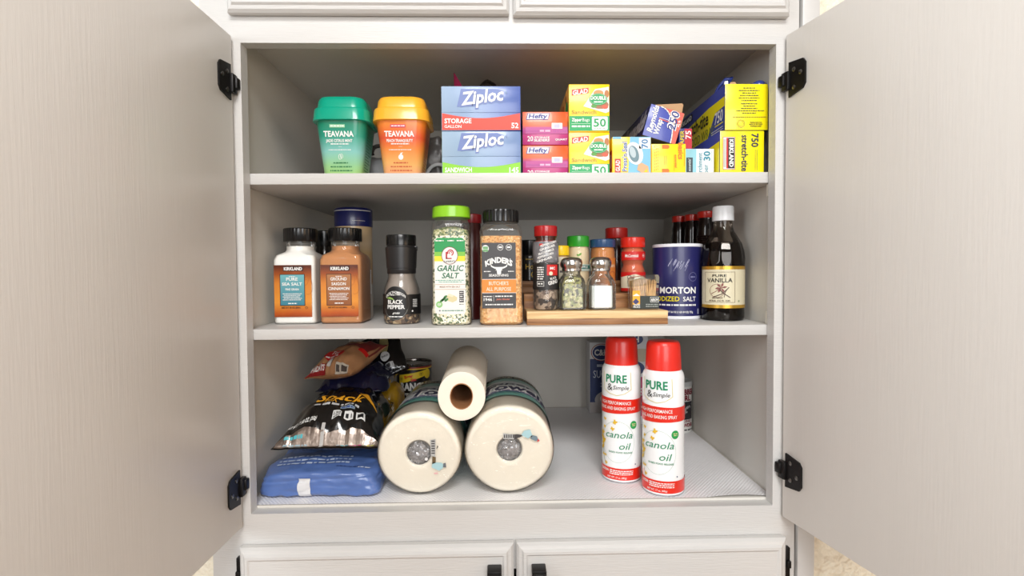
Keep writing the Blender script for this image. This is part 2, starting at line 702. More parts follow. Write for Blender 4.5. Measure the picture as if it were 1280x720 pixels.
# doors -------------------------------------------------------------
def hinge(parent, x, y, z, flip):
    """cup-less overlay hinge leaf on the door's inner face; local frame of the door"""
    h = G()
    pts = [(0, -0.028), (0.030, -0.022), (0.035, -0.015), (0.035, 0.017), (0.030, 0.024), (0, 0.028)]
    r0 = [(x + 0.0, y - p[0], z + p[1] * flip) for p in pts]
    r1 = [(x + 0.0028, y - p[0], z + p[1] * flip) for p in pts]
    h.loft([r0, r1], BLACKM)
    h.box(x, x + 0.007, y - 0.003, y + 0.012, z - 0.016, z + 0.014, BLACKM, 0.0015)
    h.box(x, x + 0.010, y + 0.004, y + 0.016, z - 0.008, z + 0.010, BLACKM, 0.002)
    for (dy, dz) in ((0.012, 0.013), (0.026, 0.004), (0.012, -0.015)):
        h.lathe([(0.0036, 0), (0.0036, 0.0010), (0.0022, 0.0016)], SCREW, 12)
        vsx = h.bm.verts[-36:]
        for v in vsx:
            c = v.co.copy()
            v.co = Vector((x + 0.0026 + c.z, y - dy + c.x, z + dz * flip + c.y))
    return h.build('hinge', parent)


def big_door(xin, side, ang):
    """middle door, hinged at the outer edge and swung towards the camera"""
    e = bpy.data.objects.new('door', None)
    g = G()
    Wd, z0, z1 = 0.447, -0.0180, 0.7755
    # local frame: inner face at x = 0 looking +x, door runs along -y from the hinge
    g.box(-0.019, 0, -Wd, 0, z0, z1, DOORP, 0.0025)
    g.box(-0.024, -0.019, -Wd + 0.05, -0.05, z0 + 0.05, z1 - 0.05, DOORP, 0.004)
    d = g.build('door', cab)
    d.location = (xin, -0.006, 0.85)
    if side < 0:
        d.rotation_euler = (0, 0, ang)
    else:
        d.scale = (1, 1, 1)
        d.rotation_euler = (0, 0, ang)
    bpy.data.objects.remove(e)
    return d


dl = big_door(-0.4455, -1, 0.0)
hinge(dl, 0, -0.010, 0.6985, 1)
hinge(dl, 0, -0.010, 0.052, -1)
# the right door is a mirrored build
g = G()
g.box(0, 0.019, -0.447, 0, -0.0165, 0.7785, DOORP, 0.0025)
g.box(0.019, 0.024, -0.397, -0.05, 0.035, 0.73, DOORP, 0.004)
dr = g.build('door', cab)
dr.location = (0.4475, -0.006, 0.85)
dr.rotation_euler = (0, 0, math.radians(11))
for z, fl in ((0.7025, 1), (0.0665, -1)):
    h = hinge(dr, 0, -0.010, z, fl)
    for v in h.data.vertices:
        v.co.x = -v.co.x
    h.data.flip_normals()


def slab(name, x0, x1, z0, z1, top_visible):
    """overlay door with moulded edge and a shallow field"""
    g = G()
    y = -0.003
    def ring(i, yy):
        return [(x0 + i, yy, z0 + i), (x1 - i, yy, z0 + i), (x1 - i, yy, z1 - i), (x0 + i, yy, z1 - i)]
    g.loft([ring(0, y), ring(0, y - 0.009), ring(0.004, y - 0.014), ring(0.009, y - 0.0155), ring(0.012, y - 0.019), ring(0.016, y - 0.0195),
            ring(0.019, y - 0.0175), ring(0.060, y - 0.0175), ring(0.064, y - 0.012), ring(0.075, y - 0.012)], PAINT)
    return cb(g, name, smooth=20)


slab('upper_door', -0.4485, -0.0035, 0.8085, 1.52, 0)
slab('upper_door', 0.0035, 0.4495, 0.8062, 1.52, 0)
l1 = slab('lower_door', -0.4485, -0.0022, -0.77, -0.0495, 1)
l2 = slab('lower_door', 0.0022, 0.4515, -0.77, -0.0490, 1)
for par, x in ((l1, -0.0338), (l2, 0.0378)):
    g = G()
    g.box(x - 0.0115, x + 0.0115, -0.044, -0.0205, -0.092, -0.080, BLACKM, 0.0015)
    g.box(x - 0.0095, x + 0.0095, -0.050, -0.038, -0.20, -0.082, BLACKM, 0.003)
    g.box(x - 0.0115, x + 0.0115, -0.044, -0.0205, -0.202, -0.190, BLACKM, 0.0015)
    h = g.build('handle', par)
    h['label'] = 'black metal bar handle'
for x in (-0.452, 0.4565):
    g = G()
    g.box(x - 0.004, x + 0.004, -0.010, -0.0005, -0.118, -0.068, BLACKM, 0.001)
    g.box(x - 0.003, x + 0.003, -0.016, -0.0005, -0.10, -0.088, BLACKM, 0.001)
    cb(g, 'lower_hinge')


# ================================================================== TOP SHELF
ZS1 = SH1 + 0.0002


def tea_tub(x, label, grad, lidc, lidd, badge, name1, fruit, dark):
    t = thing('tea_tub', label, 'tea tub', (x, 0.088, ZS1), group='square tea tubs on the top shelf')
    g = G()
    g.rr([(0, 0.0305, 0.0305, 0.012), (0.003, 0.0325, 0.0325, 0.013), (0.098, 0.0440, 0.0440, 0.020)], grad, n=6)
    g.build('tub', t)
    g = G()
    g.rr([(0.0935, 0.0485, 0.0485, 0.024), (0.094, 0.0495, 0.0495, 0.025), (0.1130, 0.0475, 0.0475, 0.024), (0.1150, 0.0468, 0.0468, 0.024), (0.1158, 0.0432, 0.0432, 0.022),
          (0.117, 0.0430, 0.0430, 0.022), (0.129, 0.0415, 0.0415, 0.022), (0.1345, 0.0390, 0.0390, 0.020), (0.137, 0.033, 0.033, 0.018), (0.1375, 0.02, 0.02, 0.012)],
         lidc, n=8)
    g.build('lid', t, smooth=60)

    def mf(u, v, o):
        hy = 0.0325 + (0.0440 - 0.0325) * (v - 0.003) / 0.095
        return (u, -hy - o, v)
    p = P(mf)
    p.rect(-0.0165, 0.0095, 0.0815, 0.0865, badge, 1)
    p.fine(-0.0145, 0.008, 0.0832, 0.0017, WH, 2)
    p.text('TEAVANA', -0.0015, 0.0665, 0.0088, WH, w=0.051, bold=0.03)
    p.text(name1, -0.001, 0.0575, 0.0045, WH, w=0.045, bold=0.025)
    p.fine(-0.016, 0.015, 0.0535, 0.0017, WH)
    p.rect(-0.003, 0.003, 0.0495, 0.0499, WH, 2)
    p.fine(-0.020, 0.018, 0.0440, 0.0012, WH)
    if fruit == 'leaf':
        p.ring(-0.0012, 0.033, 0.0026, 0.0045, 0.0007, WH, 2, 16)
        p.ring(0.0018, 0.034, 0.0022, 0.0042, 0.0006, WH, 3, 16)
    else:
        p.ell(0.0, 0.0325, 0.0042, 0.0046, WH, 2)
        p.poly([(-0.001, 0.037), (0.0015, 0.037), (0.004, 0.0405), (-0.0005, 0.039)], WH, 3)
    for k, (wd, col) in enumerate(((0.013, dark), (0.018, dark), (0.019, dark))):
        p.fine(-wd, wd, 0.022 - k * 0.0065, 0.002, col)
    p.build('front_print', t)

    def ms(u, v, o):
        hy = 0.0325 + (0.0440 - 0.0325) * (v - 0.003) / 0.095
        return (hy + o, u, v)
    p = P(ms)
    for k in range(15):
        p.fine(-0.018, -0.018 + 0.02 + 0.006 * ((k * 7) % 3), 0.080 - k * 0.0048, 0.0018, dark)
    p.build('side_print', t)
    return t


g1 = ramp_mat('mint_print', [(0.0, (175, 212, 110)), (0.24, (160, 215, 150)), (0.50, (140, 208, 200)), (0.74, (40, 162, 135)), (1.0, (0, 132, 98))], noise_amt=0.12)
g2 = ramp_mat('peach_print', [(0.0, (248, 165, 130)), (0.3, (252, 188, 110)), (0.55, (250, 145, 65)), (0.72, (235, 85, 50)), (1.0, (248, 140, 45))], noise_amt=0.15)
tea_tub(-0.2935, 'green square tea tub with a rounded teal lid, leftmost on the top shelf', g1, mat('teal_lid', (0, 158, 128), 0.25, coat=0.3), 0, ink(165, 220, 175), 'JADE CITRUS MINT', 'leaf', ink(40, 120, 70))
tea_tub(-0.1905, 'orange square tea tub with a rounded yellow-orange lid beside the storage bag boxes', g2, mat('amber_lid', (252, 178, 48), 0.25, coat=0.3), 0, ink(215, 55, 95), 'PEACH TRANQUILITY', 'peach', ink(200, 90, 40))


# ---- soft, crumpled things
def crumple(w, l, h, m, seed, amp=0.010, e=3.0, n=18, freq=28, loc=(0, 0, 0), flatb=True):
    """rounded soft lump"""
    t = bmesh.new()
    bmesh.ops.create_cube(t, size=2)
    bmesh.ops.subdivide_edges(t, edges=t.edges[:], cuts=n, use_grid_fill=True)
    for v in t.verts:
        c = v.co
        nn = (abs(c.x) ** e + abs(c.y) ** e + abs(c.z) ** e) ** (1 / e)
        c = c / nn
        q = Vector((c.x * w / 2, c.y * l / 2, c.z * h / 2 + h / 2))
        d = noise.fractal(q * freq + Vector((seed, seed * 2, 3)), 1.0, 2.0, 3) * amp
        rid = abs(noise.noise(q * freq * 1.3 + Vector((seed * 3, 1, 5))))
        d += (rid - 0.2) * amp
        q = q + c.normalized() * d
        if flatb and q.z < 0.001:
            q.z = 0.0
        v.co = q + Vector(loc)
    g = G()
    g.merge(t, m)
    return g


GBAG = mat('grey_bag_plastic', (140, 140, 142), 0.35, var=0.12, vscale=25)
GBAG2 = mat('dark_grey_bag_plastic', (88, 84, 82), 0.35, var=0.25, vscale=30)
t = thing('folded_plastic_bag', 'crumpled grey plastic shopping bag tucked behind and between the two tea tubs', 'plastic bag', (-0.250, 0.185, ZS1))
crumple(0.075, 0.09, 0.060, GBAG, 4, 0.006).build('bag_body', t, smooth=60)
g = G()
pts = [(0.0 + 0.020 * math.cos(a), -0.005 + 0.01 * math.sin(a * 2), 0.066 + 0.016 * math.sin(a)) for a in [PI * k / 12 for k in range(13)]]
g.tube(pts, 0.004, GBAG2, 8)
g.build('bag_handle', t)
g = P(flat(-0.049, 0.02, 0.0), step=None)
g.text('G', 0.0, 0.008, 0.010, BK, bold=0.04)
t2 = thing('folded_plastic_bag', 'dark grey bundled plastic bag standing behind the orange tea tub', 'plastic bag', (-0.157, 0.215, ZS1))
crumple(0.085, 0.09, 0.105, GBAG2, 9, 0.008).build('bag_body', t2, smooth=60)
g = G()
pts = [(0.018 + 0.024 * math.cos(a), -0.055, 0.012 + 0.030 * math.sin(a)) for a in [PI * k / 14 for k in range(15)]]
g.tube(pts, 0.0035, mat('pale_grey_plastic', (190, 190, 192), 0.3), 8)
g.build('bag_handle', t2)


# ---- cartons
def carton(name, label, cat, x0, x1, yf, dep, z0, z1, m, group=None, rotz=0.0, roty=0.0, sidem=None, topm=None, seam=True):
    t = thing(name, label, cat, ((x0 + x1) / 2, yf, z0), (0, roty, rotz), group)
    hx, h = (x1 - x0) / 2, z1 - z0
    g = G()
    g.box(-hx, hx, 0, dep, 0, h, m, 0.0009, seg=2)
    fm = g.bm
    fm.normal_update()
    if sidem:
        i = g.mi(sidem)
        for f in fm.faces:
            if abs(f.normal.x) > 0.9:
                f.material_index = i
    if topm:
        i = g.mi(topm)
        for f in fm.faces:
            if abs(f.normal.z) > 0.9:
                f.material_index = i
    g.build('carton', t)
    return t, hx, h


ZB = ramp_mat('bag_box_blue', [(0.0, (176, 200, 228)), (0.35, (160, 185, 222)), (0.75, (105, 130, 195)), (1.0, (90, 112, 185))], axis='X', rough=0.25)
ZB2 = ramp_mat('bag_box_pale_blue', [(0.0, (180, 205, 228)), (0.4, (150, 180, 212)), (1.0, (125, 150, 198))], axis='X', rough=0.25)
ZSH = ink(110, 130, 190)


def zip_box(label, z0, z1, m, band, big, small, num, sidem, x=-0.0513, hwx=0.0675):
    t, hx, h = carton('storage_bag_box', label, 'bag box', x - hwx, x + hwx, 0.040, 0.10, z0, z1, m, 'zip bag boxes stacked on the top shelf', sidem=sidem)
    g = G()
    g.box(-hx + 0.0005, hx - 0.0005, -0.0009, 0.0, 0.0305, h - 0.0005, m, 0.0003)
    g.build('tear_flap', t)
    p = P(flat(0.0), base=0.0011)
    # logo shadow and letters
    p.poly([(-0.041, 0.040), (-0.012, 0.0402), (0.030, 0.055), (0.039, 0.066), (0.028, 0.070), (-0.034, 0.070), (-0.036, 0.060)], ZSH, 1)
    p.text('Ziploc', 0.001, 0.0455, 0.0205, ZSH, w=0.073, bold=0.07, it=0.10, L=2, warp=lambda a, b: (a, b + a * 0.12))
    p.text('Ziploc', 0.002, 0.0470, 0.0205, WH, w=0.071, bold=0.028, it=0.10, L=4, warp=lambda a, b: (a, b + a * 0.12))
    p.ell(0.0425, 0.064, 0.0022, 0.0022, ZB2, 3, 12)
    p.build('logo_print', t)
    dz = -0.0085 if not small else 0.0
    p = P(flat(0.0, 0, dz), vmin=0.0004 - dz)
    n = 18
    up = [(-hx + 0.001 + (2 * hx - 0.002) * k / n, 0.0295 - (0.0085 if k not in (0, n) else 0.0) * math.sin(PI * min(1, max(0, k / n)))) for k in range(n + 1)]
    p.poly([(-hx + 0.001, 0.001), (hx - 0.001, 0.001)] + list(reversed(up)), band, 1)
    p.text(big, -hx + 0.005, 0.0125, 0.0075, WH, al='l', bold=0.03, w=0.046)
    if small:
        p.text(small, -hx + 0.005, 0.0045, 0.0048, WH, al='l', bold=0.02, w=0.029)
    p.text(num, hx - 0.004, 0.0042 if small else 0.0115, 0.0085, WH, al='r', bold=0.025)
    p.build('band_print', t)
    return t


zip_box('blue gallon zip bag box with red band and 52, upper of the two stacked', SH1 + 0.0745, SH1 + 0.1495, ZB, ink(232, 62, 34), 'STORAGE', 'GALLON', '52', ink(50, 60, 90))
LIME = ink(140, 212, 20)
tb = zip_box('pale blue sandwich zip bag box with lime green band, under the gallon box', ZS1 - 0.0, SH1 + 0.0735, ZB2, LIME, 'SANDWICH', '', '145', LIME)
# clear bag and pink wrapper behind the zip boxes
t = thing('clear_bag', 'clear plastic bag end sticking up behind the blue gallon zip bag box', 'plastic bag', (-0.045, 0.190, ZS1))
crumple(0.085, 0.05, 0.212, clear('cloudy_bag_film', (200, 195, 192), 2.0, 0.15, bump=0.4), 12, 0.010, 2.2).build('bag_body', t, smooth=60)
t = thing('wrapper', 'dark pink wrapper tip poking up behind the blue gallon zip bag box', 'wrapper', (-0.082, 0.165, ZS1))
g = G()
PK = mat('pink_wrapper_film', (170, 40, 90), 0.25)
prof = [(0.0, 0.03), (0.165, 0.022), (0.196, 0.014), (0.210, 0.006), (0.218, 0.001)]
g.loft([[(-0.012 * (z / 0.17) ** 3 - wd / 2 * 1.0, -0.002, z), (-0.012 * (z / 0.17) ** 3 + wd / 2, -0.004, z), (-0.012 * (z / 0.17) ** 3 + wd / 2, 0.002, z), (-0.012 * (z / 0.17) ** 3 - wd / 2, 0.004, z)] for z, wd in prof], PK)
g.build('wrapper_body', t)


# Hefty slider boxes
HEF = ramp_mat('slider_box_print', [(0.0, (186, 30, 120)), (0.28, (205, 50, 130)), (0.45, (190, 70, 150)), (0.60, (240, 110, 60)), (0.8, (245, 105, 30)), (1.0, (235, 90, 25))], rough=0.3)


def hefty(label, z0, z1, x0=0.0195, x1=0.0993, cut=0.0):
    t, hx, h = carton('slider_bag_box', label, 'bag box', x0, x1, 0.050, 0.13, z0, z1, HEF, 'orange and magenta slider bag boxes', sidem=ink(85, 100, 170), topm=ink(238, 120, 50))
    p = P(flat(0.0, 0, -cut), vmin=cut + 0.0004)
    B = ink(50, 60, 150)
    p.poly([(-0.034, 0.0432), (0.0045, 0.0432), (0.0075, 0.0545), (-0.031, 0.0545)], B, 1)
    p.poly([(-0.0325, 0.0440), (0.0037, 0.0440), (0.0063, 0.0538), (-0.0300, 0.0538)], WH, 2)
    p.text('Hefty', -0.0135, 0.0456, 0.0072, B, w=0.032, bold=0.03, it=0.2)
    p.rect(-0.0345, 0.0385, 0.0195, 0.0305, ink(196, 75, 150), 1)
    for k in range(22):
        p.rect(-0.034 + k * 0.0011, -0.0337 + k * 0.0011, 0.0215, 0.0255, ink(160, 60, 150), 2)
    for k in range(8):
        p.rect(0.014 + k * 0.0029, 0.0148 + k * 0.0029, 0.0215, 0.0255, ink(160, 60, 150), 2)
    p.fine(-0.010, 0.009, 0.0225, 0.0032, ink(235, 180, 210), 3)
    p.rect(-0.0395, 0.0395, 0.0190, 0.0194, ink(140, 20, 90), 3)
    p.rrect(0.0105, 0.0290, 0.0275, 0.0375, 0.001, WH, 3)
    p.rect(0.0145, 0.0245, 0.0290, 0.0355, ink(200, 195, 220), 4)
    p.text('20', -0.0315, 0.0065, 0.0082, WH, al='l', w=0.0098, bold=0.01)
    p.text('STORAGE', -0.0195, 0.0112, 0.0030, WH, al='l', w=0.026, it=0.2)
    p.text('SLIDERS', -0.0205, 0.0062, 0.0038, WH, al='l', w=0.027, bold=0.03, it=0.2)
    p.text('QUART', 0.037, 0.0078, 0.0030, WH, al='r', w=0.021, bold=0.03, it=0.2)
    p.build('front_print', t)
    return t


hefty('orange and magenta slider bag box, upper of the two between blue and yellow boxes', SH1 + 0.0525, SH1 + 0.1095)
hefty('orange and magenta slider bag box standing on the shelf, lower of the two', ZS1, SH1 + 0.0515, cut=0.006)

# Glad sandwich boxes
YEL = mat('yellow_carton', (250, 208, 16), 0.32, var=0.02, coat=0.2)
GSIDE = mat('sandwich_carton_side', (205, 150, 70), 0.4, var=0.3, vscale=60)


def glad(label, z0, z1, cut=0.0):
    t, hx, h = carton('sandwich_bag_box', label, 'bag box', 0.0985, 0.1685, 0.040, 0.16, z0, z1, YEL, 'yellow and green sandwich bag boxes', sidem=GSIDE)
    G1, G2 = ink(0, 168, 90), ink(160, 130, 20)
    p = P(flat(0.0, 0, -cut), vmin=cut + 0.0004)
    p.rect(-0.034, 0.0345, 0.0015, 0.0265, G1, 1)
    p.rrect(0.0045, 0.0315, 0.0025, 0.0255, 0.002, WH, 2)
    p.text('50', 0.018, 0.0085, 0.0130, ink(20, 160, 85), w=0.0215, bold=0.02)
    p.fine(0.008, 0.028, 0.0045, 0.0014, ink(180, 200, 180), 3)
    p.text('Zipper', -0.030, 0.0175, 0.0052, WH, al='l', w=0.017, bold=0.03, L=3)
    p.text('Bags', -0.012, 0.0175, 0.0052, WH, al='l', w=0.0125, bold=0.0, L=3)
    p.rect(-0.0305, 0.0015, 0.0135, 0.0139, WH, 2)
    p.fine(-0.030, 0.001, 0.0075, 0.0030, WH, 2)
    p.text('Sandwich', -0.030, 0.0300, 0.0062, G2, al='l', w=0.042, bold=-0.002)
    p.poly([(-0.0300, 0.0610), (-0.0010, 0.0655), (-0.0010, 0.0745), (-0.0300, 0.0710)], ink(205, 60, 40), 1)
    p.text('GLAD', -0.0155, 0.0635, 0.0075, WH, w=0.026, bold=0.03, warp=lambda a, b: (a, b + a * 0.14))
    # sandwich in its bag
    p.poly([(-0.010, 0.0430), (0.010, 0.0720), (0.0335, 0.0760), (0.0345, 0.034), (0.028, 0.0315)], ink(240, 236, 225), 1)
    p.ell(0.016, 0.0650, 0.0085, 0.0055, ink(208, 150, 85), 2)
    p.ell(0.030, 0.0640, 0.0040, 0.0065, ink(190, 120, 60), 2)
    p.ell(0.019, 0.0455, 0.0145, 0.0070, ink(170, 110, 70), 2)
    p.ell(0.008, 0.0430, 0.0050, 0.0028, ink(90, 160, 60), 3)
    p.ell(0.027, 0.0420, 0.0055, 0.0035, ink(215, 90, 60), 3)
    p.ell(0.0155, 0.0545, 0.0155, 0.0100, ink(0, 160, 85), 4, 28)
    p.ring(0.0155, 0.0545, 0.0145, 0.0090, 0.0005, ink(180, 230, 190), 5, 28)
    p.text('DOUBLE', 0.0155, 0.0540, 0.0056, WH, w=0.0265, bold=0.035, L=5)
    p.fine(0.008, 0.023, 0.0490, 0.0022, WH, 5)
    p.build('front_print', t)
    p = P(left_face(-0.035, 0.16, -cut), vmin=cut + 0.0004)
    p.rect(0.004, 0.156, 0.002, 0.020, ink(0, 140, 75), 1)
    p.ell(0.135, 0.045, 0.016, 0.012, ink(0, 150, 80), 2)
    p.text('GLAD', 0.07, 0.050, 0.014, ink(205, 60, 40), w=0.06, bold=0.03)
    p.ell(0.125, 0.065, 0.010, 0.006, ink(150, 90, 50), 2)
    p.build('side_print', t)
    return t


glad('yellow and green sandwich bag box marked 50, upper of the two stacked', SH1 + 0.0725, SH1 + 0.1530)
glad('yellow and green sandwich bag box marked 50, lower one standing on the shelf', ZS1, SH1 + 0.0715, cut=0.009)

# Press'n Seal
SKY = ink(130, 195, 225)
t, hx, h = carton('food_wrap_box', 'yellow and light blue sealing wrap box marked 70, end facing out', 'wrap box', 0.1720, 0.2385, 0.035, 0.31, ZS1, SH1 + 0.0625, YEL)
p = P(flat(0.0))
p.poly([(-0.006, 0.0005), (0.0325, 0.0005), (0.0325, 0.0620), (-0.003, 0.0620)], SKY, 1)
p.rect(-0.0325, -0.018, 0.0585, 0.0622, SKY, 1)
p.rect(0.0125, 0.0315, 0.042, 0.0605, WH, 2)
p.text('70', 0.0275, 0.0425, 0.0105, ink(50, 120, 175), w=0.0155, rot=PI / 2, bold=0.02, al='l')
p.ell(0.0050, 0.034, 0.014, 0.0195, WH, 2, 30, rot=0.3)
p.ell(0.0035, 0.033, 0.0085, 0.0145, ink(110, 140, 150), 3, 26, rot=0.3)
p.ell(0.0015, 0.036, 0.0050, 0.0100, ink(190, 205, 210), 4, 20, rot=0.3)
p.poly([(0.009, 0.006), (0.018, 0.0005), (0.030, 0.0005), (0.028, 0.012), (0.017, 0.018), (0.011, 0.015)], ink(232, 175, 130), 5)
p.poly([(0.020, 0.002), (0.027, 0.002), (0.026, 0.008)], ink(250, 208, 16), 6)
p.text("Press'n Seal", -0.0085, 0.0035, 0.0075, WH, w=0.050, rot=PI / 2, bold=0.06, al='l', L=2)
p.text("Press'n Seal", -0.0085, 0.0035, 0.0075, ink(25, 90, 165), w=0.050, rot=PI / 2, bold=0.012, al='l', L=3)
p.rect(-0.0290, -0.0190, 0.0005, 0.0250, ink(205, 60, 40), 1)
p.text('GLAD', -0.0205, 0.0035, 0.0068, WH, w=0.019, rot=PI / 2, bold=0.03, al='l')
p.build('front_print', t)
p = P(left_face(-0.03325, 0.31))
p.rect(0.288, 0.309, 0.004, 0.040, ink(205, 60, 40), 1)
p.ring(0.300, 0.022, 0.006, 0.012, 0.0022, WH, 2)
p.text("Press'n Seal", 0.17, 0.02, 0.022, ink(25, 90, 165), w=0.20, bold=0.02)
p.build('side_print', t)

# yellow "basics" box
t, hx, h = carton('food_wrap_box', 'plain yellow wrap box with orange lettering, between sealing wrap and parchment boxes', 'wrap box', 0.2395, 0.2985, 0.035, 0.30, ZS1, SH1 + 0.0505, mat('basic_yellow_carton', (250, 214, 20), 0.32, var=0.02, coat=0.2))
OR = ink(238, 120, 30)
p = P(flat(0.0))
p.text('basics', 0.0165, 0.038, 0.0085, OR, w=0.028, rot=-PI / 2, bold=0.03, it=0.1, al='c', L=2)
for c in range(1):
    p.fine(0, 0, 0, 0.001, OR)
p.rect(0.0265, 0.0272, 0.012, 0.043, OR, 1)
p.rect(0.0090, 0.0094, 0.004, 0.032, OR, 1)
p.text('essential', 0.0105, 0.021, 0.0035, OR, w=0.022, rot=-PI / 2, it=0.1)
for z in (0.045, 0.0042):
    p.poly([(-0.0115, z - 0.003), (-0.001, z - 0.003), (0.0015, z), (-0.001, z + 0.0035), (-0.0115, z + 0.0035)], OR, 1)
for k in range(3):
    for j in range(9):
        p.rect(-0.0250 + k * 0.003, -0.0240 + k * 0.003, 0.004 + j * 0.005 + k * 0.001, 0.0072 + j * 0.005 + k * 0.0006, ink(200, 160, 40), 1)
for k in range(2):
    p.rect(-0.0075 + k * 0.003, -0.0068 + k * 0.003, 0.014, 0.030, ink(190, 150, 60), 1)
p.build('front_print', t)

# Reynolds wrap box, tilted, resting on the two yellow boxes
RB = mat('foil_box_blue', (75, 85, 170), 0.3, var=0.03, coat=0.2)
tx, tz = 0.2290, SH1 + 0.0710
t = thing('foil_wrap_box', 'blue aluminium foil box marked 250, tilted with its end open on the yellow boxes', 'foil box', (tx, 0.055, tz), (0, math.radians(16.5), 0))
g = G()
W_, H_ = 0.0600, 0.0560
DEEP = mat('foil_box_navy', (28, 32, 75), 0.3, coat=0.2)
g.box(0, W_, 0.0008, 0.30, 0, H_, DEEP, 0.0008)
g.build('carton', t)
g = G()
g.box(0, W_, -0.0006, 0.0010, 0, H_, RB, 0.0004)
g.build('end_panel', t)
SAL = ink(235, 100, 85)
p = P(flat(-0.0006))
arc = [(0.019 + 0.036 * math.sin(a), 0.0555 - 0.056 * (1 - math.cos(a)) - 0.0) for a in [PI / 2 * k / 10 for k in range(11)]]
arc = [(0.018 + 0.033 * math.sin(PI / 2 * k / 10), 0.0558 * math.cos(PI / 2 * k / 10)) for k in range(11)]
p.poly(arc + [(0.0598, 0.0003), (0.0598, 0.0558)], SAL, 1)
p.line(arc, 0.0018, WH, 2)
p.text('Reynolds', 0.0145, 0.008, 0.0095, WH, w=0.047, rot=PI / 2, bold=0.03, it=0.15, al='l')
p.text('Wrap', 0.0265, 0.006, 0.0090, WH, w=0.028, rot=PI / 2, bold=0.03, it=0.15, al='l')
p.text('250', 0.0520, 0.022, 0.0135, WH, w=0.033, rot=PI / 2, bold=0.09, it=0.1, al='l', L=3)
p.text('250', 0.0520, 0.022, 0.0135, ink(35, 45, 130), w=0.032, rot=PI / 2, bold=0.01, it=0.1, al='l', L=5)
p.poly([(0.020, 0.034), (0.038, 0.033), (0.038, 0.0345), (0.020, 0.0355)], SAL, 4)
p.rect(0.020, 0.038, 0.0365, 0.0372, WH, 4)
p.text('sq ft', 0.0575, 0.030, 0.0040, WH, w=0.012, rot=PI / 2, al='l')
p.build('front_print', t)
p = P(left_face(0, 0.30))
p.text('Reynolds', 0.215, 0.014, 0.034, ink(170, 172, 190), w=0.16, bold=0.05, it=0.15)
p.rect(0.05, 0.29, 0.053, 0.056, ink(60, 70, 140), 1)
p.build('side_print', t)
g = G()
g.loft([[(a, 0.006, b) for a, b in ((0.001, 0.0562), (0.0535, 0.0745), (0.0560, 0.0725), (0.058, 0.0565))], [(a, 0.085, b) for a, b in ((0.001, 0.0562), (0.0500, 0.0745), (0.0525, 0.0725), (0.058, 0.0565))]], CARD)
g.box(0.0600, 0.0615, 0.002, 0.05, 0.028, 0.0560, CARD)
g.face([(0.0615, 0.004, 0.031), (0.0535, 0.0052, 0.0745), (0.0585, 0.05, 0.075), (0.0665, 0.05, 0.036)], CARD)
fo = g.build('open_flap', t)
fo['label'] = 'bare brown cardboard flap'

# small red and blue box marked 75
t, hx, h = carton('wax_paper_box', 'small blue and red wax paper box marked 75, lying behind the foil box', 'wrap box', 0.3040, 0.3275, 0.085, 0.26, SH1 + 0.0530, SH1 + 0.0905, ink(45, 50, 130))
p = P(flat(0.0))
p.rect(-0.002, 0.0115, 0.001, 0.0365, ink(205, 25, 50), 1)
p.text('75', 0.0095, 0.018, 0.0095, WH, w=0.015, rot=PI / 2, bold=0.02, al='l', L=2)
p.fine(0, 0, 0, 0.001, WH)
p.text('PAPER', -0.0032, 0.003, 0.0065, ink(240, 215, 40), w=0.030, rot=PI / 2, bold=0.02, it=0.15, al='l')
p.build('front_print', t)

# parchment paper
t, hx, h = carton('parchment_paper_box', 'white and pale teal parchment paper box marked 30, between two yellow boxes', 'wrap box', 0.3010, 0.3535, 0.050, 0.28, ZS1, SH1 + 0.0455, ink(243, 246, 246))
p = P(flat(0.0), vmin=0.0004)
TE = ink(40, 140, 165)
p.rect(-0.0255, -0.0050, 0.001, 0.0445, ink(150, 208, 222), 1)
p.rect(-0.0225, -0.0115, 0.004, 0.030, ink(50, 62, 70), 2)
p.text('essential', -0.0150, 0.006, 0.0045, ink(200, 215, 220), w=0.021, rot=PI / 2, it=0.2, al='l')
p.text('parchment', 0.0050, -0.004, 0.0078, TE, w=0.042, rot=PI / 2, bold=0.0, al='l')
p.text('paper', 0.0155, -0.008, 0.0078, TE, w=0.026, rot=PI / 2, bold=0.0, al='l')
p.text('30', 0.0190, 0.0245, 0.0110, TE, w=0.0165, rot=PI / 2, bold=0.02, al='l')
p.rect(0.0215, 0.0218, 0.022, 0.042, TE, 1)
p.build('front_print', t)

# stretch-tite boxes
YW = mat('stretch_wrap_yellow', (245, 228, 20), 0.3, var=0.015, coat=0.2)
NB = ink(60, 70, 150)
t, hx, h = carton('stretch_wrap_box', 'yellow stretch wrap box marked 750, lower one at the right end', 'wrap box', 0.3575, 0.4340, 0.035, 0.34, ZS1, SH1 + 0.0725, YW, 'yellow stretch wrap boxes at the right end', sidem=NB, topm=NB)
p = P(flat(0.0), vmin=0.0004)
NAV = ink(30, 35, 75)
p.rect(-0.0335, -0.0120, 0.006, 0.062, WH, 1)
p.frame(-0.0335, -0.0120, 0.006, 0.062, 0.0008, ink(200, 30, 30), 2)
p.rect(-0.0245, -0.0135, 0.008, 0.060, BK, 3)
p.rect(-0.0275, -0.0245, 0.008, 0.060, ink(200, 30, 30), 3)
for k in range(3):
    p.rect(-0.0320 + k * 0.0014, -0.0312 + k * 0.0014, 0.010, 0.058, ink(170, 170, 160), 2)
p.text('KIRKLAND', -0.0222, 0.034, 0.0068, WH, w=0.047, rot=-PI / 2, bold=0.04, L=4)
p.text('stretch-tite', -0.0010, 0.034, 0.0110, NAV, w=0.062, rot=-PI / 2, bold=0.02)
p.text('750', 0.0160, 0.056, 0.0115, NAV, w=0.023, rot=-PI / 2, bold=0.02)
for k in range(2):
    p.rect(0.0225 + k * 0.003, 0.0232 + k * 0.003, 0.004, 0.040, ink(120, 125, 60), 1)
p.build('front_print', t)
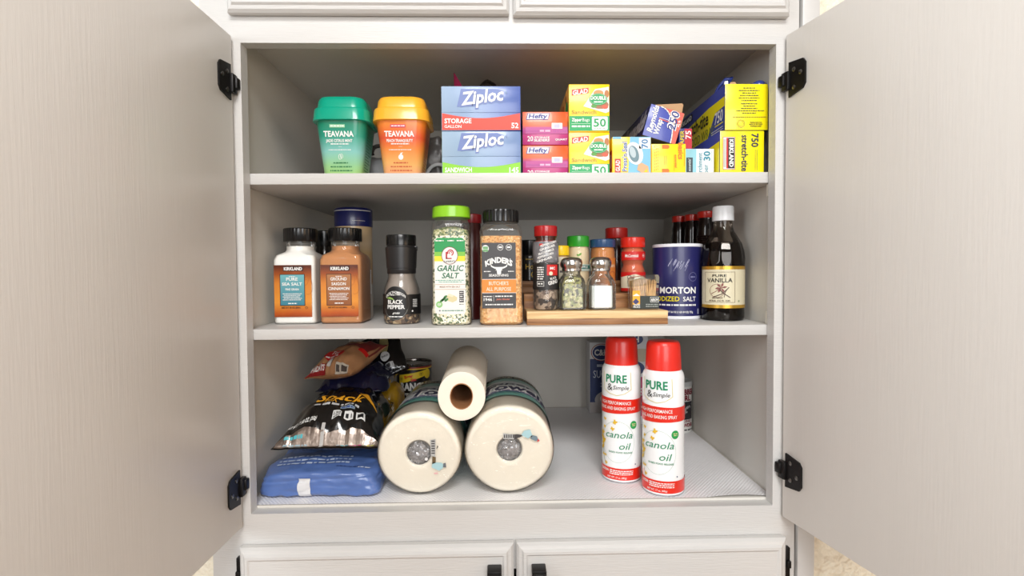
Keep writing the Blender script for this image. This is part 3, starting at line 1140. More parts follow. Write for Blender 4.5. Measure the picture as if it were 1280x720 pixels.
p = P(left_face(-hx, 0.34))
p.poly([(0.02, 0.002), (0.339, 0.002), (0.339, 0.055), (0.24, 0.050), (0.12, 0.030)], YW, 1)
p.text('stretch-tite', 0.24, 0.02, 0.022, NAV, w=0.14, bold=0.02)
p.build('side_print', t)

t, hx, h = carton('stretch_wrap_box', 'yellow stretch wrap box end with small print, stacked highest at the right', 'wrap box', 0.3660, 0.4405, 0.035, 0.34, SH1 + 0.0735, SH1 + 0.1520, YW, 'yellow stretch wrap boxes at the right end', sidem=NB, topm=ink(30, 40, 90))
p = P(flat(0.0))
SM = ink(90, 95, 50)
for k, (a, b) in enumerate(((-0.010, 0.010), (-0.018, 0.018), (-0.012, 0.012), (-0.016, 0.016), (-0.018, 0.018), (-0.013, 0.013))):
    p.fine(a + 0.004, b + 0.004, 0.0705 - k * 0.0042, 0.0016, SM)
for k, (a, b) in enumerate(((-0.014, 0.014), (-0.010, 0.010), (-0.014, 0.014), (-0.022, 0.026), (-0.012, 0.012))):
    p.fine(a + 0.004, b + 0.004, 0.0440 - k * 0.0040, 0.0016, SM)
p.fine(-0.024, 0.034, 0.0215, 0.0012, ink(150, 120, 40))
p.text('PLEASE RECYCLE', 0.016, 0.0120, 0.0020, BK, w=0.020)
p.text('MADE OF RECYCLED', 0.016, 0.0088, 0.0020, BK, w=0.023)
p.text('PAPERBOARD', 0.016, 0.0056, 0.0020, BK, w=0.019)
p.ring(-0.010, 0.0110, 0.0070, 0.0070, 0.0007, ink(160, 150, 60), 2, 12)
p.ring(-0.010, 0.0110, 0.0050, 0.0050, 0.0005, ink(160, 150, 60), 2, 9)
p.build('front_print', t)
p = P(left_face(-hx, 0.34))
YS = YW
p.poly([(0.10, 0.010), (0.255, 0.0), (0.339, 0.0005), (0.339, 0.058), (0.27, 0.058), (0.17, 0.050), (0.11, 0.038)], YS, 1)
p.poly([(0.265, 0.001), (0.339, 0.001), (0.339, 0.042), (0.30, 0.040)], ink(60, 78, 160), 2)
p.text('750', 0.3150, 0.020, 0.019, WH, w=0.034, bold=0.02, it=0.1)
p.rect(0.300, 0.334, 0.015, 0.017, YS, 3)
p.text('stretch-tite', 0.205, 0.030, 0.024, BK, w=0.13, bold=0.02)
p.text('FOOD WRAP', 0.235, 0.006, 0.016, ink(120, 130, 40), w=0.12, bold=0.0)
p.rect(0.12, 0.19, 0.060, 0.074, BK, 2)
p.text('KIRKLAND', 0.155, 0.0625, 0.009, WH, w=0.062, bold=0.03)
for k in range(2):
    p.fine(0.285, 0.334, 0.008 - k * 0.004, 0.0014, WH, 4)
p.build('side_print', t)
g = G()
g.loft([[(-0.0372, 0.004, 0.0790), (-0.030, 0.004, 0.0790), (-0.031, 0.004, 0.0855), (-0.0365, 0.004, 0.0840)],
        [(-0.0372, 0.006, 0.0790), (-0.030, 0.006, 0.0790), (-0.031, 0.006, 0.0855), (-0.0365, 0.006, 0.0840)]], ink(240, 240, 238))
g.loft([[(-0.028, 0.006, 0.0790), (-0.014, 0.006, 0.0790), (-0.016, 0.009, 0.0850), (-0.024, 0.009, 0.0845)],
        [(-0.028, 0.008, 0.0790), (-0.014, 0.008, 0.0790), (-0.016, 0.011, 0.0850), (-0.024, 0.011, 0.0845)]], CARD)
g.build('torn_flap', t)['label'] = 'torn white and brown cardboard scrap'
g = G()
BLP = mat('blue_film', (52, 70, 150), 0.25, var=0.15, vscale=60, coat=0.3)
g.tube([(0, 0, 0), (0.004, -0.01, 0.012), (0.013, -0.02, 0.022), (0.022, -0.02, 0.024), (0.020, -0.012, 0.017), (0.008, 0.0, 0.007)], [0.002, 0.003, 0.004, 0.004, 0.003, 0.002], BLP, 8)
o = g.build('blue_film_strip', smooth=60, loc=(0.374, 0.10, SH1 + 0.1540))
tag(o, 'twisted strip of dark blue film standing up on the top yellow box', 'plastic film')
o = crumple(0.022, 0.04, 0.013, BLP, 21, 0.004, 2.4).build('blue_film_bundle', smooth=60, loc=(0.4355, 0.075, SH1 + 0.1525))
tag(o, 'crumpled dark blue film bundle on the top yellow box against the right wall', 'plastic film')


# ================================================================== MIDDLE SHELF
ZS2 = SH2 + 0.0002


def cap_cyl(r, z0, z1, m, ribs=0, dome=0.001):
    g = G()
    rf = (lambda a, z: 1 + 0.012 * math.cos(a * ribs)) if ribs else None
    g.lathe([(r * 0.985, z0), (r, z0 + 0.0008), (r, z1 - 0.0018), (r - 0.0015, z1 - dome * 0.3), (r * 0.6, z1)], m, 72 if ribs else 40, rfun=rf)
    return g


# ---- square spice jars with sepia labels
def sepia_jar(x, yf, label, fill, box, lines, glossy):
    t = thing('spice_jar', label, 'spice jar', (x, yf + 0.0395, ZS2), group='square spice jars with sepia labels')
    sec = [(0.0, 0.0360, 0.0360, 0.008), (0.003, 0.0392, 0.0392, 0.010), (0.118, 0.0392, 0.0392, 0.010), (0.127, 0.0365, 0.0365, 0.014), (0.1335, 0.0285, 0.0285, 0.0270), (0.137, 0.0262, 0.0262, 0.0261), (0.153, 0.0262, 0.0262, 0.0261)]
    g = G()
    g.rr(sec, CLEAR, n=7, cap1=False)
    g.build('jar', t)
    g = G()
    sec2 = [(z + (0.001 if z < 0.01 else 0), hx - 0.0012, hy - 0.0012, max(0.004, r - 0.001)) for z, hx, hy, r in sec[:-1]] + [(0.144, 0.0248, 0.0248, 0.0247)]
    g.rr(sec2, fill, n=7)
    g.build('contents', t)
    g = cap_cyl(0.0302, 0.1530, 0.1780, BLACKP, 36)
    g.build('cap', t)
    p = P(flat(-0.0395), base=0.0004)
    SEP = ramp_mat('sepia_label', [(0.0, (120, 40, 12)), (0.12, (190, 85, 20)), (0.35, (236, 152, 52)), (0.7, (220, 132, 46)), (0.88, (160, 76, 26)), (1.0, (100, 42, 16))], rough=0.35, noise_amt=0.1)
    p.rect(-0.0345, 0.0335, 0.0135, 0.1085, SEP, 1)
    p.build('label', t)
    p = P(flat(-0.0395), base=0.0008)
    rng = random.Random(3)
    for k in range(7):
        a0 = rng.uniform(0, 6)
        p.ring(0.024 + rng.uniform(-0.004, 0.004), 0.072 + rng.uniform(-0.02, 0.02), rng.uniform(0.005, 0.009), rng.uniform(0.008, 0.02), 0.0004, ink(150, 70, 25), 1, 14, a0, a0 + 3)
    p.rect(-0.0175, 0.0185, 0.0975, 0.1065, ink(60, 25, 15), 2)
    p.text('KIRKLAND', 0.0005, 0.0990, 0.0055, WH, w=0.033, bold=0.04, L=3)
    p.rect(-0.0240, 0.0215, 0.0340, 0.0920, ink(70, 35, 20), 2)
    p.rect(-0.0228, 0.0203, 0.0352, 0.0908, box, 3)
    p.build('label_panel', t)
    p = P(flat(-0.0395), base=0.0018)
    z = 0.0800
    for st, wd, hh in lines:
        p.text(st, -0.0013, z, hh, WH, w=wd, bold=0.02)
        z -= 0.0088
    p.fine(-0.007, 0.005, 0.0868, 0.0012, WH)
    for k in range(5):
        p.fine(-0.0185 + 0.002 * (k % 2), 0.0160 - 0.002 * (k % 3), 0.0555 - k * 0.0028, 0.0012, WH)
    p.fine(-0.009, 0.007, 0.0375, 0.0018, WH)
    p.text('NET WT 30 OZ (850g)' if 'SEA' in lines[1][0] else 'NET WT 10.7 OZ (303g)', -0.004, 0.0295, 0.0024, BK, w=0.034, bold=0.03)
    p.ring(0.024, 0.0305, 0.0024, 0.0022, 0.0005, BK, 2, 12)
    p.build('label_text', t)
    return t


SALTW = mat('fine_salt', (236, 234, 228), 0.7, var=0.02)
CINN = mat('ground_cinnamon', (188, 126, 70), 0.8, var=0.08, vscale=50)
sepia_jar(-0.3995, 0.104, 'black-capped square jar of white sea salt with a sepia and blue label, far left', SALTW,
          ramp_mat('teal_panel', [(0, (60, 130, 150)), (1, (130, 200, 205))]), [('PURE', 0.021, 0.0056), ('SEA SALT', 0.0365, 0.0052), ('FINE GRAIN', 0.024, 0.0036)], 0)
sepia_jar(-0.3150, 0.104, 'black-capped square jar of brown ground cinnamon with a sepia label', CINN,
          ramp_mat('brown_panel', [(0, (150, 85, 40)), (1, (190, 130, 80))]), [('GROUND', 0.030, 0.0054), ('SAIGON', 0.026, 0.0052), ('CINNAMON', 0.0385, 0.0052)], 1)

# small black-capped bottle behind
t = thing('spice_bottle', 'dark bottle with a ribbed black cap, behind the white sea salt jar', 'bottle', (-0.378, 0.215, ZS2))
g = G()
g.lathe([(0.022, 0), (0.023, 0.002), (0.023, 0.12), (0.018, 0.135), (0.016, 0.150)], mat('dark_bottle', (30, 24, 20), 0.2, coat=0.3), 32)
g.build('bottle', t)
cap_cyl(0.0175, 0.148, 0.1795, BLACKP, 30).build('cap', t)

# navy canister behind the cinnamon
t = thing('canister', 'tall canister with a navy lid and tan body behind the cinnamon jar', 'canister', (-0.3245, 0.235, ZS2))
g = G()
g.lathe([(0.036, 0), (0.037, 0.002), (0.037, 0.192)], ramp_mat('tan_canister_print', [(0, (190, 175, 160)), (0.35, (205, 195, 185)), (0.38, (190, 140, 90)), (0.7, (215, 180, 130)), (0.8, (225, 200, 165)), (1, (215, 185, 140))]), 40)
g.build('body', t)
g = G()
NL = mat('navy_lid', (22, 30, 90), 0.3, coat=0.2)
g.lathe([(0.0378, 0.188), (0.0383, 0.190), (0.0383, 0.222), (0.0370, 0.2245), (0.0350, 0.2260), (0.0340, 0.2255)], NL, 40)
g.build('lid', t)
p = P(cyl(0.0383), step=0.003)
p.rect(-0.050, 0.050, 0.2190, 0.2203, WH, 1)
p.rect(0.008, 0.034, 0.1985, 0.1990, WH, 1)
p.build('lid_stripe', t)
p = P(cyl(0.037), step=0.003)
p.rect(0.02, 0.05, 0.05, 0.10, WH, 1)
for k in range(12):
    p.fine(0.022, 0.048, 0.095 - k * 0.0035, 0.0012, ink(120, 110, 100))
p.build('side_print', t)

# ---- pepper grinder
CORN = speckle('peppercorns', [(60, 40, 28), (150, 120, 85), (95, 70, 50), (205, 180, 140), (40, 28, 22), (120, 90, 60)], 190)
t = thing('pepper_grinder', 'short glass black pepper grinder with a black grinding head and oval label', 'pepper grinder', (-0.2035, 0.1125, ZS2))
prof = [(0.030, 0), (0.0325, 0.002), (0.0335, 0.006), (0.0335, 0.052), (0.0320, 0.064), (0.0280, 0.075), (0.0250, 0.084), (0.0245, 0.100)]
g = G()
g.lathe(prof, CLEAR, 48, cap1=False)
g.build('glass', t)
g = G()
g.lathe([(0.029, 0.001), (0.0322, 0.006), (0.0322, 0.034), (0.030, 0.036)], CORN, 48)
g.build('peppercorns', t)
g = G()
g.lathe([(0.0300, 0.036), (0.0312, 0.052), (0.0298, 0.062), (0.0262, 0.073), (0.0232, 0.082), (0.0228, 0.095)], mat('frosted_inner', (150, 138, 128), 0.3, coat=0.5, var=0.1), 40, cap0=False, cap1=False)
g.build('inner_sleeve', t)
GRB = mat('grinder_black', (34, 33, 34), 0.38, var=0.08)
g = G()
g.lathe([(0.0255, 0.0915), (0.0262, 0.0925), (0.0262, 0.1010), (0.0270, 0.1018), (0.0285, 0.1300), (0.0290, 0.1370), (0.0290, 0.1395), (0.0262, 0.1410), (0.0262, 0.1430)], GRB, 48)
g.build('grinder_head', t)
g = G()
g.lathe([(0.0262, 0.1430), (0.0272, 0.1436), (0.0272, 0.1600), (0.0262, 0.1622), (0.018, 0.1630)], BLACKP, 48)
g.box(0.010, 0.0295, -0.006, 0.006, 0.1330, 0.1425, GRB, 0.002)
g.build('flip_cap', t)
p = P(cyl(0.0337), step=0.0025)
p.rect(-0.085, 0.085, 0.018, 0.0540, BK, 1)
p.ell(-0.006, 0.0385, 0.0250, 0.0305, ink(60, 58, 56), 2, 40)
p.ell(-0.006, 0.0385, 0.0242, 0.0297, BK, 3, 40)
p.ring(-0.006, 0.0385, 0.0235, 0.0290, 0.0004, ink(170, 170, 165), 4, 48, 3.5, 5.9)
p.text('BLACK', -0.006, 0.0375, 0.0068, WH, w=0.028, bold=0.03, L=5)
p.text('PEPPER', -0.005, 0.0285, 0.0068, WH, w=0.032, bold=0.03, L=5)
p.text('OLDE THOMPSON', -0.006, 0.056, 0.0045, WH, w=0.036, bold=0.02, L=5, warp=lambda a, b: (a * (1 + b * 8), b - a * a * 26))
p.text('since 1944', -0.006, 0.0525, 0.0030, WH, w=0.017, it=0.2, L=5)
p.text('grinder', -0.004, 0.0195, 0.0034, WH, w=0.013, it=0.25, L=5)
p.fine(-0.018, 0.008, 0.0135, 0.0018, WH, 5)
p.poly([(-0.024, 0.0475), (-0.016, 0.0500), (-0.010, 0.0475), (-0.006, 0.0425), (-0.012, 0.0455), (-0.018, 0.0465)], ink(150, 190, 90), 4)
for k in range(6):
    p.fine(0.026, 0.036, 0.044 - k * 0.0025, 0.0011, WH, 4)
p.ell(0.025, 0.024, 0.0016, 0.0016, WH, 4, 10)
p.build('label', t)

# ---- garlic salt
GARL = speckle('garlic_salt_mix', [(238, 232, 205), (225, 215, 180), (90, 110, 60), (240, 236, 215), (230, 222, 190), (60, 80, 40), (214, 204, 168), (244, 240, 225)], 330)
GARL2 = speckle('green_herb_top', [(150, 150, 90), (90, 115, 60), (210, 205, 165), (60, 85, 40), (190, 190, 140)], 330)
t = thing('spice_jar', 'tall square garlic salt jar with a lime green cap and white label', 'spice jar', (-0.1085, 0.0920, ZS2))
sec = [(0.0, 0.0320, 0.0320, 0.010), (0.003, 0.0352, 0.0352, 0.012), (0.030, 0.0352, 0.0352, 0.012), (0.033, 0.0335, 0.0335, 0.011), (0.168, 0.0335, 0.0335, 0.011),
       (0.180, 0.0328, 0.0328, 0.014), (0.186, 0.0300, 0.0300, 0.024), (0.189, 0.0285, 0.0285, 0.0280), (0.196, 0.0285, 0.0285, 0.0280)]
g = G()
g.rr(sec, CLEAR, n=6, cap1=False)
g.build('jar', t)
g = G()
g.rr([(z + (0.001 if z < 0.01 else 0), a - 0.0012, b - 0.0012, c) for z, a, b, c in sec[:4]] + [(0.158, 0.0322, 0.0322, 0.010)], GARL, n=6)
g.rr([(0.158, 0.0322, 0.0322, 0.010), (0.168, 0.0300, 0.0300, 0.010), (0.174, 0.012, 0.018, 0.008)], GARL2, n=6, cap0=False)
g.build('contents', t)
g = G()
LC = mat('lime_cap', (140, 205, 35), 0.3, coat=0.3)
g.rr([(0.1905, 0.0335, 0.0335, 0.031), (0.1915, 0.0342, 0.0342, 0.0315), (0.2085, 0.0335, 0.0335, 0.031), (0.2105, 0.0315, 0.0315, 0.029), (0.2110, 0.020, 0.020, 0.018)], LC, n=9)
g.build('cap', t)
p = P(flat(-0.0337), base=0.0006)
LW = ink(244, 243, 236)
p.rrect(-0.0270, 0.0265, 0.020, 0.1535, 0.006, LW, 1)
p.poly([(-0.0270, 0.1290), (0.0265, 0.1290), (0.0265, 0.1480), (0.0215, 0.1535), (-0.022, 0.1535), (-0.0270, 0.1480)], ink(0, 155, 75), 2)
p.rect(-0.0270, 0.0265, 0.1215, 0.1290, ink(130, 200, 60), 2)
p.rect(-0.0270, 0.0265, 0.1125, 0.1215, ink(250, 225, 30), 2)
p.rect(-0.0270, 0.0265, 0.1115, 0.1125, WH, 3)
for (a, b) in ((-0.025, -0.011), (-0.004, 0.007), (0.012, 0.024)):
    p.fine(a, b, 0.1475, 0.0020, WH, 3)
p.ell(-0.0005, 0.1225, 0.0145, 0.0155, ink(130, 30, 35), 4, 36)
p.ell(-0.0005, 0.1225, 0.0135, 0.0145, LW, 5, 36)
RM = ink(190, 30, 40)
p.ring(0.001, 0.1275, 0.0058, 0.0058, 0.0020, RM, 6, 20, -1.2, 3.6)
p.ring(0.001, 0.1275, 0.0028, 0.0028, 0.0013, RM, 6, 14, -0.5, 4.4)
p.rect(-0.0075, -0.0045, 0.1165, 0.1290, RM, 6)
p.rect(-0.0075, 0.0030, 0.1165, 0.1185, RM, 6)
p.text("LAWRY'S", -0.0005, 0.1105, 0.0034, BK, w=0.0185, bold=0.02, L=6)
GD = ink(0, 110, 70)
p.text('GARLIC', -0.0005, 0.0955, 0.0098, GD, w=0.046, bold=0.02, it=0.22)
p.text('SALT', -0.0005, 0.0830, 0.0092, GD, w=0.029, bold=0.02, it=0.22)
p.fine(-0.0255, 0.0245, 0.0785, 0.0016, ink(120, 180, 160))
p.fine(-0.0200, 0.0200, 0.0755, 0.0016, ink(120, 180, 160))
p.rect(-0.0262, 0.0258, 0.0715, 0.0722, ink(190, 140, 100), 2)
p.text('MADE WITH SEA SALT', -0.0005, 0.0665, 0.0027, ink(160, 110, 80), w=0.036)
p.rect(-0.0262, 0.0258, 0.0630, 0.0637, ink(190, 140, 100), 2)
p.poly([(-0.004, 0.0430), (0.004, 0.0405), (0.011, 0.0440), (0.012, 0.0490), (0.006, 0.0530), (-0.002, 0.0560), (-0.007, 0.0510)], ink(226, 214, 165), 2)
p.poly([(-0.002, 0.0560), (0.006, 0.0530), (0.004, 0.0500), (-0.005, 0.0520)], ink(240, 232, 200), 3)
for (a, b) in ((-0.009, 0.050), (-0.012, 0.046), (-0.007, 0.045), (-0.015, 0.044)):
    p.ell(a, b, 0.0042, 0.0022, ink(60, 130, 60), 3, 10, rot=0.7)
p.ell(-0.0195, 0.0370, 0.0058, 0.0058, ink(150, 205, 130), 2, 20)
p.text('GF', -0.0195, 0.0352, 0.0036, WH, w=0.0060, L=3)
for z in (0.0555, 0.0485, 0.0415):
    p.rect(0.0155, 0.0235, z - 0.001, z + 0.0052, ink(60, 60, 60), 2)
    p.fine(0.0165, 0.0225, z + 0.0015, 0.0016, WH, 3)
p.fine(0.0155, 0.0235, 0.0365, 0.0012, ink(60, 60, 60))
p.rect(-0.0200, -0.0175, 0.0250, 0.0272, ink(60, 60, 70), 2)
p.fine(-0.0150, 0.0230, 0.0250, 0.0020, ink(120, 160, 140))
p.build('label', t)

# dark bottle with red cap between garlic salt and Kinder's
t = thing('spice_bottle', 'dark red bottle with a red cap half hidden behind the garlic salt jar', 'bottle', (-0.078, 0.185, ZS2))
g = G()
g.lathe([(0.023, 0), (0.0245, 0.002), (0.0245, 0.165), (0.020, 0.182), (0.018, 0.195)], mat('dark_red_bottle', (70, 22, 22), 0.25, coat=0.3), 32)
g.build('bottle', t)
cap_cyl(0.0205, 0.190, 0.2080, mat('dark_red_cap', (150, 20, 30), 0.3)).build('cap', t)

# ---- Kinder's
SEAS = speckle('orange_seasoning', [(226, 170, 100), (214, 152, 80), (236, 190, 125), (200, 128, 60), (228, 172, 102), (190, 140, 80), (240, 205, 150)], 420)
t = thing('spice_jar', 'large seasoning jar with black ribbed cap and charcoal and orange label', 'spice jar', (-0.0192, 0.0870, ZS2))
sec = [(0.0, 0.0340, 0.0340, 0.010), (0.004, 0.0388, 0.0388, 0.012), (0.032, 0.0388, 0.0388, 0.012), (0.035, 0.0375, 0.0375, 0.012), (0.163, 0.0375, 0.0375, 0.012),
       (0.172, 0.0360, 0.0360, 0.016), (0.179, 0.0315, 0.0315, 0.028), (0.181, 0.0300, 0.0300, 0.0298), (0.188, 0.0300, 0.0300, 0.0298)]
g = G()
g.rr(sec, CLEAR, n=6, cap1=False)
g.build('jar', t)
g = G()
g.rr([(z + (0.001 if z < 0.01 else 0), a - 0.0012, b - 0.0012, c) for z, a, b, c in sec[:4]] + [(0.156, 0.0362, 0.0362, 0.011), (0.157, 0.03, 0.03, 0.01)], SEAS, n=6)
g.build('contents', t)
g = G()
g.lathe([(0.0310, 0.1815), (0.0318, 0.1825), (0.0318, 0.1985), (0.0308, 0.2030), (0.020, 0.2040)], BLACKP, 90, rfun=lambda a, z: 1 + 0.014 * math.cos(a * 30))
g.build('cap', t)
p = P(flat(-0.0377), base=0.0006)
CH = ink(58, 56, 58)
ORG = ink(244, 140, 30)
p.rect(-0.0335, 0.0255, 0.0300, 0.1440, CH, 1)
p.rect(-0.0335, 0.0255, 0.0565, 0.0810, ORG, 2)
p.rect(-0.0335, 0.0255, 0.0565, 0.0572, WH, 3)
p.rect(-0.0335, 0.0255, 0.0803, 0.0810, WH, 3)
p.ell(-0.0270, 0.1340, 0.0060, 0.0060, WH, 3, 24)
p.rect(-0.0315, -0.0225, 0.1330, 0.1375, ink(110, 170, 110), 4)
p.rect(-0.0315, -0.0225, 0.1285, 0.1325, ink(110, 170, 110), 4)
p.text('KINDERS', -0.0040, 0.1095, 0.0090, WH, w=0.046, bold=0.045, warp=lambda a, b: (a * (1 + b * 6), b - a * a * 13))
p.rect(0.0152, 0.0164, 0.1135, 0.1165, WH, 3)
for cx in (-0.0012, 0.0135):
    p.ring(cx, 0.1358, 0.0052, 0.0052, 0.0007, WH, 3, 20)
    p.fine(cx - 0.003, cx + 0.003, 0.1345, 0.0030, WH, 3)
# bull's head
BH = [(-0.0175, 0.1040), (-0.0165, 0.0985), (-0.0110, 0.0955), (-0.0070, 0.0945), (-0.0090, 0.0920), (-0.0065, 0.0925), (-0.0058, 0.0860), (-0.0040, 0.0835), (-0.0010, 0.0835),
      (0.0008, 0.0860), (0.0015, 0.0925), (0.0040, 0.0920), (0.0020, 0.0945), (0.0060, 0.0955), (0.0115, 0.0985), (0.0125, 0.1040), (0.0098, 0.1000), (0.0050, 0.0980), (-0.0000, 0.0978), (-0.0050, 0.0978), (-0.0100, 0.0980), (-0.0148, 0.1000)]
p.poly([(a - 0.0012, b + 0.004) for a, b in BH], WH, 3)
p.fine(-0.030, -0.018, 0.0935, 0.0014, WH)
p.fine(0.012, 0.022, 0.0935, 0.0014, WH)
p.text('SEASONING', -0.0045, 0.0865 - 0.001, 0.0040, WH, w=0.034, bold=0.02)
p.text("BUTCHER'S", -0.0045, 0.0705, 0.0062, ink(255, 240, 215), w=0.034, bold=0.01, L=4)
p.text('ALL PURPOSE', -0.0045, 0.0605, 0.0062, ink(255, 240, 215), w=0.043, bold=0.01, L=4)
p.text('1946', -0.0235, 0.0430, 0.0048, WH, w=0.0145, bold=0.02)
p.fine(-0.031, -0.016, 0.0500, 0.0016, WH)
p.rect(-0.0135, -0.0131, 0.0415, 0.0530, WH, 2)
p.fine(-0.0105, 0.0205, 0.0500, 0.0020, WH)
p.text('John Kinder', 0.0030, 0.0445, 0.0028, ink(230, 120, 90), w=0.024, it=0.3)
p.fine(-0.028, 0.020, 0.0355, 0.0022, WH)
p.build('label', t)

# ================================================================== bamboo riser and what stands on it
WL = wood_mat('bamboo_light', (205, 165, 112), (236, 204, 152))
WD = wood_mat('bamboo_dark', (122, 80, 46), (172, 122, 76))
RX0, RX1 = 0.0252, 0.2722
t = thing('spice_riser', 'three tier light wood spice riser of laminated boards on the middle shelf', 'riser shelf', ((RX0 + RX1) / 2, 0.047, ZS2))
hw = (RX1 - RX0) / 2
tiers = [(0.0, 0.078, 0.0238), (0.078, 0.170, 0.0510), (0.170, 0.262, 0.0740)]
for k, (ya, yb, zz) in enumerate(tiers):
    e = 0.004 * k
    g = G()
    g.box(-hw - e * 0.4, hw + e, ya, yb - 0.0006, zz - 0.0130, zz, WL if k == 0 else WD, 0.0006)
    g.build('tread', t)
    g = G()
    g.box(-hw - e * 0.4, hw + e, ya + (0.0004 if k else 0), yb - 0.0006, 0 if k == 0 else 0.0, zz - 0.0131, WD, 0.0006)
    g.build('riser_board', t)
ZT = [ZS2 + z + 0.0002 for _, _, z in tiers]

# ---- tall grinder with red cap
GLS = CLEAR
t = thing('peppercorn_grinder', 'tall peppercorn grinder with dark red cap and foil wrapped neck on the wooden riser', 'pepper grinder', (0.0620, 0.090, ZT[0]))
g = G()
g.lathe([(0.0200, 0), (0.0228, 0.002), (0.0232, 0.006), (0.0232, 0.040), (0.0225, 0.044), (0.0222, 0.086), (0.0225, 0.090), (0.0225, 0.124)], CLEAR, 36, cap1=False)
g.build('glass', t)
g = G()
g.lathe([(0.018, 0.001), (0.0212, 0.006), (0.0212, 0.033), (0.0205, 0.038)], speckle('dark_peppercorns', [(60, 44, 36), (100, 78, 64), (140, 118, 100), (48, 36, 30), (180, 160, 140)], 150), 32)
g.lathe([(0.0205, 0.038), (0.0205, 0.122)], mat('grinder_inner', (50, 42, 38), 0.4, var=0.2), 32)
g.build('peppercorns', t)
g = G()
g.lathe([(0.0228, 0.0855), (0.0236, 0.087), (0.0238, 0.100), (0.0236, 0.118), (0.0225, 0.1225), (0.0200, 0.1235)], mat('shrink_sleeve', (120, 120, 124), 0.2, coat=0.5, var=0.35, vscale=55), 36, cap0=False, cap1=False)
g.build('shrink_sleeve', t)
p = P(cyl(0.0239), step=0.0025)
for k in range(5):
    p.text(['GRINDER', 'PEPPERCORN', 'McCORMICK', 'GRINDER', 'PEPPERCORN'][k], 0.002 * k - 0.004, 0.089 + k * 0.0070, 0.0038, WH, w=0.030, rot=0.32, bold=0.03)
p.ell(-0.010, 0.117, 0.004, 0.0025, RED, 1, 12)
p.build('sleeve_print', t)
g = G()
g.lathe([(0.0185, 0.1235), (0.0185, 0.1300), (0.0200, 0.1305), (0.0200, 0.1330)], mat('dark_amber_neck', (72, 32, 22), 0.2, coat=0.4), 32)
g.lathe([(0.0188, 0.1222), (0.0188, 0.1242)], RED, 32)
g.build('neck', t)
cap_cyl(0.0212, 0.1330, 0.1520, mat('deep_red_cap', (172, 22, 26), 0.25, coat=0.3), 0).build('cap', t)
p = P(cyl(0.0230), step=0.0025, base=0.0005)
p.rect(-0.034, 0.034, 0.0370, 0.0830, ink(38, 36, 36), 1)
p.rect(0.000, 0.022, 0.0625, 0.0815, RED, 2)
p.text('MC', 0.0105, 0.0730, 0.0045, WH, w=0.010, bold=0.03)
p.ell(0.007, 0.0660, 0.0035, 0.0035, ink(245, 230, 200), 3, 14)
p.text('BLACK', 0.0125, 0.0560, 0.0038, WH, w=0.013, bold=0.02, rot=0.25)
p.text('GRIND', 0.0125, 0.0475, 0.0062, WH, w=0.020, bold=0.03, rot=0.25)
p.frame(-0.0185, -0.0050, 0.0430, 0.0520, 0.0006, WH, 2)
for k in range(6):
    p.fine(-0.0180, -0.0055, 0.0555 + k * 0.0040, 0.0020, WH)
p.fine(-0.0170, -0.0065, 0.0465, 0.0024, WH)
p.build('label', t)

# ---- shakers


def shaker(x, label, fillm, zt, full, group):
    t = thing('table_shaker', label, 'shaker', (x, 0.0880, ZT[0]), group=group)
    g = G()
    sec = [(0.0, 0.0195, 0.0195, 0.005), (0.002, 0.0232, 0.0232, 0.006), (0.045, 0.0228, 0.0228, 0.006), (0.056, 0.0205, 0.0205, 0.009), (0.064, 0.0160, 0.0160, 0.0150), (0.072, 0.0158, 0.0158, 0.0157)]
    g.rr(sec, GLASS, n=5, cap1=False)
    g.build('glass', t)
    # arched face relief
    g = G()
    for (ux, uy) in ((0, -1), (1, 0), (-1, 0)):
        pts = [(-0.0165, 0.004)] + [(-0.0165 * math.cos(a), 0.040 + 0.0165 * math.sin(a)) for a in [PI * k / 12 for k in range(13)]] + [(0.0165, 0.004)]
        for a, b in zip(pts[:-1], pts[1:]):
            def q(p_):
                d = 0.0234 if p_[1] < 0.045 else 0.0234 - (p_[1] - 0.045) * 0.24
                return (p_[0] * abs(uy) + ux * d, p_[0] * abs(ux) + uy * d, p_[1])
            g.tube([q(a), q(b)], 0.0006, GLASS, 6)
    g.build('arch_relief', t)
    g = G()
    g.rr([(0.0035, 0.0170, 0.0170, 0.004), (0.005, 0.0186, 0.0186, 0.005), (min(zt, 0.045), 0.0184, 0.0184, 0.005)] + ([(zt, 0.0150, 0.0150, 0.007), (zt + 0.003, 0.009, 0.009, 0.007)] if full else []), fillm, n=5)
    g.build('contents', t)
    g = G()
    g.lathe([(0.0168, 0.0695), (0.0178, 0.0705), (0.0172, 0.0745), (0.0178, 0.0760), (0.0192, 0.0785), (0.0197, 0.0820), (0.0196, 0.0870), (0.0180, 0.0910), (0.0140, 0.0938), (0.0080, 0.0950), (0.0020, 0.0952)], CHROME, 40)
    for k in range(5):
        a = 2 * PI * k / 5
        g.lathe([(0.0008, 0.0945), (0.0008, 0.0951)], BK, 8, cx=0.006 * math.cos(a), cy=0.006 * math.sin(a))
    g.build('lid', t, smooth=50)
    return t


HERB = speckle('mixed_pepper_flakes', [(170, 160, 100), (120, 112, 68), (200, 190, 140), (86, 76, 44), (140, 142, 74), (70, 60, 38), (176, 170, 104)], 230)
shaker(0.1088, 'glass shaker with steel lid, full of ground pepper flakes', HERB, 0.058, True, 'glass table shakers')
shaker(0.1620, 'glass shaker with steel lid, filled with white salt', mat('table_salt', (250, 250, 250), 0.6, var=0.01), 0.0430, False, 'glass table shakers')

